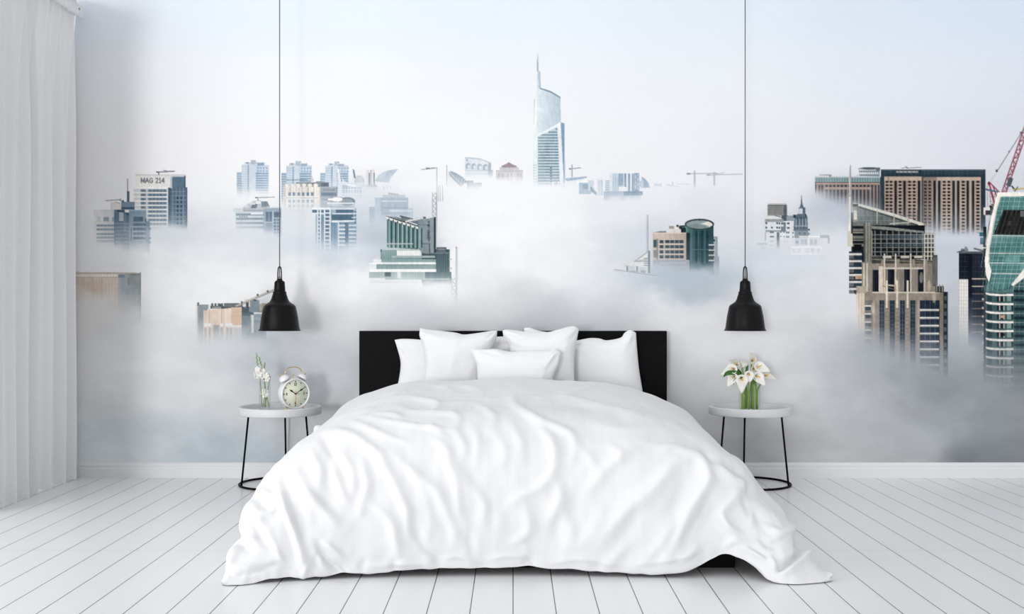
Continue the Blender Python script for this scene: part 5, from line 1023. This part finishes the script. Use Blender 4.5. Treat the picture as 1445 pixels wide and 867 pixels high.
def hand(name, ang, ln, w, m_, back=.25, z=.0022, spade=False):
    a = math.radians(90 - ang); dx, dy = math.cos(a), math.sin(a); nx, ny = -dy, dx
    pts = [(-back*ln, -w*.5), (-back*ln, w*.5), (ln*.45, w*.5), (ln*.62, w*1.5 if spade else w*.5), (ln*.8, w*.7 if spade else w*.35), (ln, .0003), (ln, -.0003), (ln*.8, -w*.7 if spade else -w*.35), (ln*.62, -w*1.5 if spade else -w*.5), (ln*.45, -w*.5)]
    V = [cl((p*dx + q*nx, p*dy + q*ny, zt + z + s)) for s in (0, .0009) for p, q in pts]; n = len(pts)
    mesh_obj(name, V, [tuple(range(n)), tuple(range(n, 2*n))[::-1]] + [(i, (i+1) % n, n + (i+1) % n, n + i) for i in range(n)], m_, clock, smooth=False)
hand('hour_hand', 304, R0*.52, .0035, INK, .12, .0022, True); hand('minute_hand', 59, R0*.72, .0028, INK, .12, .0034, True); hand('second_hand', 182, R0*.72, .0016, RED, .3, .0046); hand('alarm_hand', 97, R0*.33, .0026, GREYH, .1, .0012)
mesh_obj('hand_boss', *clm(lathe_geo([(.0001, zt + .0065), (.0024, zt + .006), (.003, zt)], n=16)), INK, clock)
for s in (-1, 1):
    a = math.radians(90 - s * 33); bx, by = (R0 + .013) * math.cos(a), (R0 + .013) * math.sin(a)
    B = CM @ Matrix.Translation(Vector((bx, by, 0))) @ Matrix.Rotation(a - math.pi/2, 4, 'Z') @ Matrix.Rotation(math.radians(-90), 4, 'X')
    g = lathe_geo([(.001,.021),(.010,.0195),(.019,.0155),(.0255,.009),(.0285,.001),(.029,-.006),(.0272,-.0065),(.0265,.001),(.018,.013),(.001,.018)], n=40)
    bl = mesh_obj('bell', [tuple(B @ Vector(p)) for p in g[0]], g[1], WHITEM, clock)
    g = merge(tube_geo([(0,0,-.014),(0,0,.024)], .0022, 8), ball_geo((0,0,.0265), .0045, n=12, m=8))
    p = mesh_obj('bell_post', [tuple(B @ Vector(q)) for q in g[0]], g[1], BRASS, bl); p['label'] = 'brass post with ball'
    # splayed foot
    a = math.radians(-90 + s * 33); g = tube_geo([cl((R0*.95*math.cos(a), R0*.95*math.sin(a), .012)), cl((R0*1.12*math.cos(a)+s*.004, -(zc - ZT) + .004, .016))], [.0034, .0042], 10)
    mesh_obj('foot', *g, BRASS, clock)['label'] = 'brass foot'
hp = [(-.046,R0+.026,0),(-.045,R0+.034,0),(-.036,R0+.048,0),(-.018,R0+.056,0),(0,R0+.0575,0),(.018,R0+.056,0),(.036,R0+.048,0),(.045,R0+.034,0),(.046,R0+.026,0)]
mesh_obj('carry_handle', *tube_geo([cl(p) for p in curve_pts(hp, 40)], .0026, 10), BRASS, clock)['label'] = 'brass carrying handle'
mesh_obj('hammer', *merge(tube_geo([cl((0,R0*.97,0)), cl((0,R0+.012,0))], .0018, 8), ball_geo(cl((0,R0+.014,0)), .004, n=12, m=8)), BRASS, clock)['label'] = 'brass hammer'

# ---------------------------------------------------------------- glass vases
def vase(name, label, px, y, r, h, square=False):
    x = (px - CX) * y / FPX; t = .0022
    root = thing(name, label, 'vase', (x, y, ZT))
    n = 48
    def ring(rad, z):
        out = []
        for i in range(n):
            a = 2*math.pi*i/n; c, s = math.cos(a), math.sin(a)
            e = .35 if square else 1.0
            out.append((x + rad * math.copysign(abs(c)**e, c), y + rad * math.copysign(abs(s)**e, s), ZT + z))
        return out
    rings = [ring(r*.02, .0006), ring(r*.96, .0006), ring(r, .003), ring(r, h - .001), ring(r - t*.5, h), ring(r - t, h - .001), ring(r - t, .006), ring(r*.02, .006)]
    V = [p for q in rings for p in q]; F = [(i*n + k_, i*n + (k_+1) % n, (i+1)*n + (k_+1) % n, (i+1)*n + k_) for i in range(len(rings)-1) for k_ in range(n)]
    mesh_obj('glass_body', V, F, GLASS, root)
    return x
VX1 = vase('glass_vase', 'slim clear glass vase beside the white alarm clock', 373.6, 5.79, .0305, .160)
VX2 = vase('glass_vase', 'wide clear glass vase of calla lilies on the right table', 1057.4, 5.775, .0515, .150, True)

# sprigs of white blossom in the slim vase
def blossom_geo(c, r, rnd):
    g = []
    ax = Vector((rnd.uniform(-.6,.6), -1, rnd.uniform(-.3,.5))).normalized(); q = ax.to_track_quat('Z', 'Y').to_matrix().to_4x4()
    for i in range(5):
        M = q @ Matrix.Rotation(2*math.pi*i/5 + rnd.random()*.5, 4, 'Z') @ Matrix.Translation(Vector((r*.55, 0, 0))) @ Matrix.Rotation(math.radians(-28), 4, 'Y')
        g.append(([tuple((M @ Vector(p)) + Vector(c)) for p in ball_geo((0,0,0), r*.62, r*.46, r*.10, 12, 8)[0]], ball_geo((0,0,0), 1, n=12, m=8)[1]))
    return merge(*g)
SPRIGS = [  # label, stem path in photo points, blossoms
 ('tall thin sprig with green tip leaning left in the slim vase', [(370,574),(368,548),(366.5,530),(363.5,516),(362,500)], [(361.5,527.5),(363.5,521.5),(366.5,528),(361.8,531)], -.012),
 ('curved sprig rising through the middle of the slim vase', [(375,574.5),(374,552),(372.5,535),(369,517),(365.8,505)], [(371,524.5),(373.8,527.5),(375.8,531),(369.6,531.5),(377,535)], -.004),
 ('short forked sprig at the right of the slim vase', [(379.5,574),(376,556),(373.6,540),(372.5,524),(373.6,513)], [(374.5,535.5),(378.4,531),(372.4,530)], .008),
 ('low sprig with blossoms inside the slim vase', [(372,574),(373,563),(373.6,552)], [(371.2,553.8),(374.8,553),(373.6,557.5),(376,557)], -.006),
 ('bare sprig bending right over the rim of the slim vase', [(374,574),(377,556),(379.6,540),(380.6,530)], [], .014)]
for i, (lb, path, bl, dy) in enumerate(SPRIGS):
    y = 5.79 + dy; b = at(*path[0], y); b = (b[0], b[1], max(b[2], ZT + .008)); rnd = random.Random(i)
    root = thing('flower_sprig', lb, 'flower', b, 'white blossom sprigs in the slim vase')
    pts = curve_pts([b] + [at(p[0], p[1], y) for p in path[1:]], 24)
    mesh_obj('stem', *tube_geo(pts, [.0024 - .0012 * j / 23 for j in range(24)], 8), GREEN, root)
    buds = [ball_geo(pts[-1], .0026, .0026, .006, 10, 8)] + [ball_geo(tuple(np.array(pts[-2 - j]) + np.array([.003 * (-1)**j, 0, 0])), .0024, .002, .005, 8, 6) for j in range(5)]
    if i != 3: mesh_obj('green_bud', *merge(*buds), GREEN, root)
    for p in bl: mesh_obj('blossom', *blossom_geo(at(p[0], p[1], y - .006), .0155, rnd), PETAL, root)['label'] = 'white blossom'

# calla lilies
def calla(label, open_px, tip_px, stem_px, dy, size, face=(0, -1, 0), m_=PETAL):
    y = 5.775 + dy; c = Vector(at(open_px[0], open_px[1], y)); tip = Vector(at(tip_px[0], tip_px[1], y - .012))
    base = Vector(at(stem_px, 575, y)); base.z = ZT + .008
    base.y = 5.775 + max(-.038, min(.038, dy))
    root = thing('calla_lily', label, 'flower', base, 'calla lilies in the wide vase')
    td = tip - c; tl = td.length; td.normalize()
    f = Vector(face).normalized(); f = (f - td * f.dot(td)).normalized()      # the mouth looks this way
    side = td.cross(f)
    throat = c - f * size * .85 - td * size * .55
    V, F = [], []; nu, nv = 14, 32
    for i in range(nu):
        s = i / (nu - 1)
        for k_ in range(nv):
            a = 2*math.pi*k_/nv; ca, sa = math.cos(a), math.sin(a)
            lip = max(0, ca); r = size * (.10 + .20 * s + .70 * s ** 2.4)
            reach = r * (.78 if ca < 0 else .78 + (1.22 * tl / size - .78) * lip ** 3 * s ** 1.5)
            flare = s ** 5
            p = throat + (c - throat) * min(1, s * 1.02) + td * (ca * reach) + side * (sa * r * (.84 - .22 * lip ** 2)) - f * (flare * size * (.16 + .22 * lip ** 3)) + f * (.12 * size * s * (ca < 0) * (-ca))
            V.append(tuple(p))
    for i in range(nu - 1):
        for k_ in range(nv): F.append((i*nv + k_, i*nv + (k_+1) % nv, (i+1)*nv + (k_+1) % nv, (i+1)*nv + k_))
    sp = mesh_obj('spathe', V, F, m_, root); sd = sp.modifiers.new('thick', 'SOLIDIFY'); sd.thickness = .0009
    p0 = throat + (c - throat) * .35; p1 = c + f * size * .16 + td * size * .08
    mesh_obj('spadix', *tube_geo([p0, (p0 + p1) / 2, p1, p1 + (p1 - p0) * .04], [.0028, .0031, .0028, .001], 10), SPADX, root)['label'] = 'yellow spadix'
    st = curve_pts([base, base + Vector((0, 0, .10)), base + (throat - base) * .72 + Vector((0, 0, .02)), throat, throat + (c - throat) * .2], 24)
    mesh_obj('stem', *tube_geo(st, [.0042] * 18 + [.0042, .0042, .0043, .0045, .0048, .005], 10), GREEN, root)
    return root
calla('calla lily at upper left, mouth tilted to the left', (1033,520), (1020.6,526), 1049, -.010, .036, (-.35, -1, .45))
calla('calla lily at lower left with curled tip pointing down', (1034.5,533), (1028.4,543), 1046.5, -.034, .034, (-.2, -1, .2))
calla('calla lily at front centre hanging lowest, facing forward', (1047.5,537), (1047.6,552), 1050.5, -.050, .040, (0, -1, .25))
calla('small calla lily at the centre, right of the lowest one', (1057.5,529.5), (1058.8,537), 1056.5, -.036, .032, (0, -1, .45))
calla('calla lily right of centre with tip pointing down right', (1071,532), (1079.3,542), 1064, -.028, .037, (.1, -1, .3))
calla('calla lily at upper right with broad arched white hood', (1073,517), (1085.4,521.5), 1067, 0, .040, (.2, -1, .5))
calla('topmost calla lily, pale and opened upward', (1063.5,508), (1061,501), 1060, .018, .032, (.15, -1, .3), CREAMP)
calla('calla lily at top left, seen from its side', (1040,512), (1031.6,508), 1052, .014, .030, (.2, -.6, .6), CREAMP)
calla('half closed calla lily behind the centre', (1051,514), (1052,509), 1054, .022, .030, (.2, -.3, .9), CREAMP)
calla('calla lily at far right with long tip pointing right', (1083,529), (1095,533), 1069, -.004, .027, (.2, -1, .75), CREAMP)
calla('calla lily behind the upper right bloom', (1066,521), (1072,527), 1062, .008, .028, (.1, -1, .5), CREAMP)
# leaves
def leaf(label, pts, w, y):
    P = curve_pts([at(a, b, y + d) for a, b, d in pts], 16); V, F = [], []
    for i, p in enumerate(P):
        t = i / 15; ww = w * math.sin(math.pi * min(1, .12 + .88 * t) ) ** .8 * (1 if t < .98 else .15)
        d = (Vector(P[min(15, i+1)]) - Vector(P[max(0, i-1)])).normalized(); n_ = d.cross(Vector((.1, -1, .35))).normalized()
        for s, dz_ in ((-1, .003), (-.5, .001), (0, 0), (.5, .001), (1, .003)): V.append(tuple(Vector(p) + n_ * s * ww + Vector((0, -dz_ * 2, 0))))
    for i in range(15):
        for k_ in range(4): F.append((i*5 + k_, i*5 + k_ + 1, (i+1)*5 + k_ + 1, (i+1)*5 + k_))
    g = thing('calla_leaf', label, 'leaf', P[0], 'green leaves in the wide vase')
    o = mesh_obj('leaf_blade', V, F, LEAF, g); m_ = o.modifiers.new('thick', 'SOLIDIFY'); m_.thickness = .0008
    b0 = Vector(P[0]); bt = Vector((VX2 + (b0.x - VX2) * .5, 5.775 + .01, ZT + .009))
    mesh_obj('leaf_stalk', *tube_geo(curve_pts([bt, bt + Vector((0, 0, .09)), b0], 12), .0022, 8), GREEN, g)
leaf('broad dark leaf drooping left below the lilies', [(1046,528,.0),(1036,526,-.008),(1026,527,-.012),(1020.5,532.5,-.014)], .013, 5.765)
leaf('dark leaf tip showing at upper left of the lilies', [(1046,526,.02),(1036,519,.02),(1029,517,.018),(1025,518,.016)], .008, 5.775)
leaf('small dark leaf hanging under the lower left lily', [(1047,533,-.01),(1041,534,-.014),(1036,538,-.018),(1034.5,543,-.02)], .007, 5.765)
leaf('dark leaf standing between the centre blooms', [(1052,531,0),(1053,526,0),(1054,520,0),(1055.5,515,0)], .008, 5.785)
leaf('dark leaf below the right centre bloom', [(1061,533,-.01),(1063,534,-.014),(1064,538,-.016),(1063,543,-.016)], .007, 5.765)

# ---------------------------------------------------------------- curtain and its rail
CR = [4.86,4.97,5.085,5.21,5.352,5.466,5.615,5.795,5.925]
def curtain_x(y, z):
    i = np.clip(np.searchsorted(CR, y) - 1, 0, len(CR) - 2); c = np.array(CR); f_ = (y - c[i]) / (c[i+1] - c[i])
    d = .115 + .045 * (np.sin(i * 2.3) * .5 + .5)
    up = np.clip((z - 1.75) / .8, 0, 1) ** 1.3
    r = .70 * np.clip(f_, 0, 1) ** 1.25 + .30 * sstep(.83, .95, f_); r = np.where(f_ > .95, r * (1 - sstep(.955, 1.0, f_)), r)
    c2 = np.mod(f_ * 2 + .35, 1.0); r2 = .2 * c2 + .8 * sstep(.6, .93, c2); r2 = np.where(c2 > .93, r2 * (1 - sstep(.935, 1.0, c2)), r2)
    return -2.378 - d * (1 - r) * (1 - .84 * up) + .030 * up * (r2 - 1) + .004 * np.sin(3 * z + i)
ny, nz = 900, 60
ys = np.linspace(CR[0], 5.992, ny); zs = np.linspace(.003, 2.565, nz)
YY, ZZ = np.meshgrid(ys, zs); sway = .010 * np.sin(YY * 9) * (ZZ / 2.5) + .012 * np.sin(YY * 23 + 1) * (ZZ / 2.5) ** 2
XX = curtain_x(np.clip(YY + sway, CR[0], CR[-1]), ZZ); XX = np.where(YY > CR[-1] - .01, np.minimum(XX, -2.378 - (YY - CR[-1] + .01) * .45), XX)
tt_ = soften(np.stack([XX, YY, ZZ], -1), 1)
k0 = np.arange(ny * nz).reshape(nz, ny); Fq = np.stack([k0[:-1, :-1], k0[:-1, 1:], k0[1:, 1:], k0[1:, :-1]], -1).reshape(-1, 4)
cur = thing('curtain', 'floor-length white linen curtain in soft folds along the left wall', 'curtain', (-2.42, 5.4, .003))
o = mesh_obj('drape', tt_.reshape(-1, 3), Fq, LINEN, cur)
# gathered heading band
hb_ = np.stack([np.stack([-2.372 - .012 * (1 - np.cos(2*np.pi*ys / .052)) * .5, ys, np.full(ny, z)], -1) for z in (2.535, 2.56, 2.602)])
k1 = np.arange(ny * 3).reshape(3, ny); Fh = np.stack([k1[:-1, :-1], k1[:-1, 1:], k1[1:, 1:], k1[1:, :-1]], -1).reshape(-1, 4)
o = mesh_obj('heading_band', hb_.reshape(-1, 3), Fh, LINEN, cur); sd = o.modifiers.new('thick', 'SOLIDIFY'); sd.thickness = .004
rail = thing('curtain_rail', 'white curtain rail with small knob ends above the curtain', 'curtain rail', (-2.42, 5.4, 2.58))
box('rail_bar', -2.432, -2.384, 4.85, 5.93, 2.588, 2.645, PAINT, rail, .004)
e = at(101.8, 7, 5.93)
mesh_obj('end_knob', *merge(lathe_geo([(.001,0),(.0075,0),(.0095,.004),(.0095,.009),(.006,.012),(.001,.0125)], (e[0], 5.935, e[2]), 24, Matrix.Rotation(math.radians(90), 4, 'X')), tube_geo([(-2.42, 5.93, e[2]), (e[0], 5.93, e[2])], .006, 12)), STEEL, rail)['label'] = 'grey end knob'
e2 = at(110.6, 12.6, 5.93)
mesh_obj('finial', *merge(tube_geo([(-2.41, 5.93, e2[2] + .016), (e2[0], 5.93, e2[2])], .0042, 12), ball_geo(e2, .0085, n=16, m=10)), STEEL, rail)['label'] = 'slim rod with ball tip'
mesh_obj('bracket', *merge(box_geo(-2.50, -2.431, 5.90, 5.925, 2.602, 2.630), box_geo(-2.50, -2.455, 5.90, 5.999, 2.602, 2.630)), PAINT, rail, smooth=False)

# ---------------------------------------------------------------- light, camera
w = bpy.data.worlds.new('daylight'); bpy.context.scene.world = w; w.use_nodes = True
w.node_tree.nodes['Background'].inputs[0].default_value = (.98, .988, 1.0, 1); 
nt = w.node_tree; tc = N(nt, 'ShaderNodeTexCoord'); sp = N(nt, 'ShaderNodeSeparateXYZ'); nt.links.new(tc.outputs['Generated'], sp.inputs[0])
st = M2(nt, 'ADD', M2(nt, 'ADD', M2(nt, 'MULTIPLY', sp.outputs['X'], WGX * WORLD), M2(nt, 'ADD', M2(nt, 'MULTIPLY', sp.outputs['Z'], WGZ * WORLD), M2(nt, 'MULTIPLY', sp.outputs['Y'], WGY * WORLD))), WORLD)
nt.links.new(st, nt.nodes['Background'].inputs[1])
def sun(name, d, e, ang, col=(1, 1, 1)):
    l = bpy.data.lights.new(name, 'SUN'); l.energy = e; l.angle = math.radians(ang); l.color = col
    o = bpy.data.objects.new(name, l); C.objects.link(o); o.rotation_euler = Vector(d).to_track_quat('-Z', 'Y').to_euler(); o.location = (-2, 0, 2.5); return o
sun('soft_daylight', SUN_DIR, SUN_E, SUN_ANG)
wl = bpy.data.lights.new('left_fill_light', 'AREA'); wl.shape = 'RECTANGLE'; wl.size = 3.0; wl.size_y = 2.2; wl.energy = FILL_E  # unseen area light added at left to brighten that side; no window built
wo = bpy.data.objects.new('left_fill_light', wl); C.objects.link(wo); wo.location = (-3.6, 2.6, 1.5); wo.rotation_euler = Vector((1, .05, -.15)).to_track_quat('-Z', 'Z').to_euler()
cam = bpy.data.cameras.new('camera'); co = bpy.data.objects.new('camera', cam); C.objects.link(co)
co.location = (0, 0, CAM_Z); co.rotation_euler = (math.radians(90), 0, 0); cam.sensor_width = 36; cam.lens = 36 * FPX / 1445; cam.shift_x = -(CX - 722.5) / 1445; cam.shift_y = 0; cam.clip_start = .05
sc = bpy.context.scene; sc.camera = co
vs = sc.view_settings; vs.view_transform = 'Standard'; vs.look = 'None'; vs.gamma = 1; vs.use_curve_mapping = False; vs.exposure = EXPO
sc.cycles.max_bounces = 8; sc.cycles.transparent_max_bounces = 16; sc.cycles.use_denoising = True
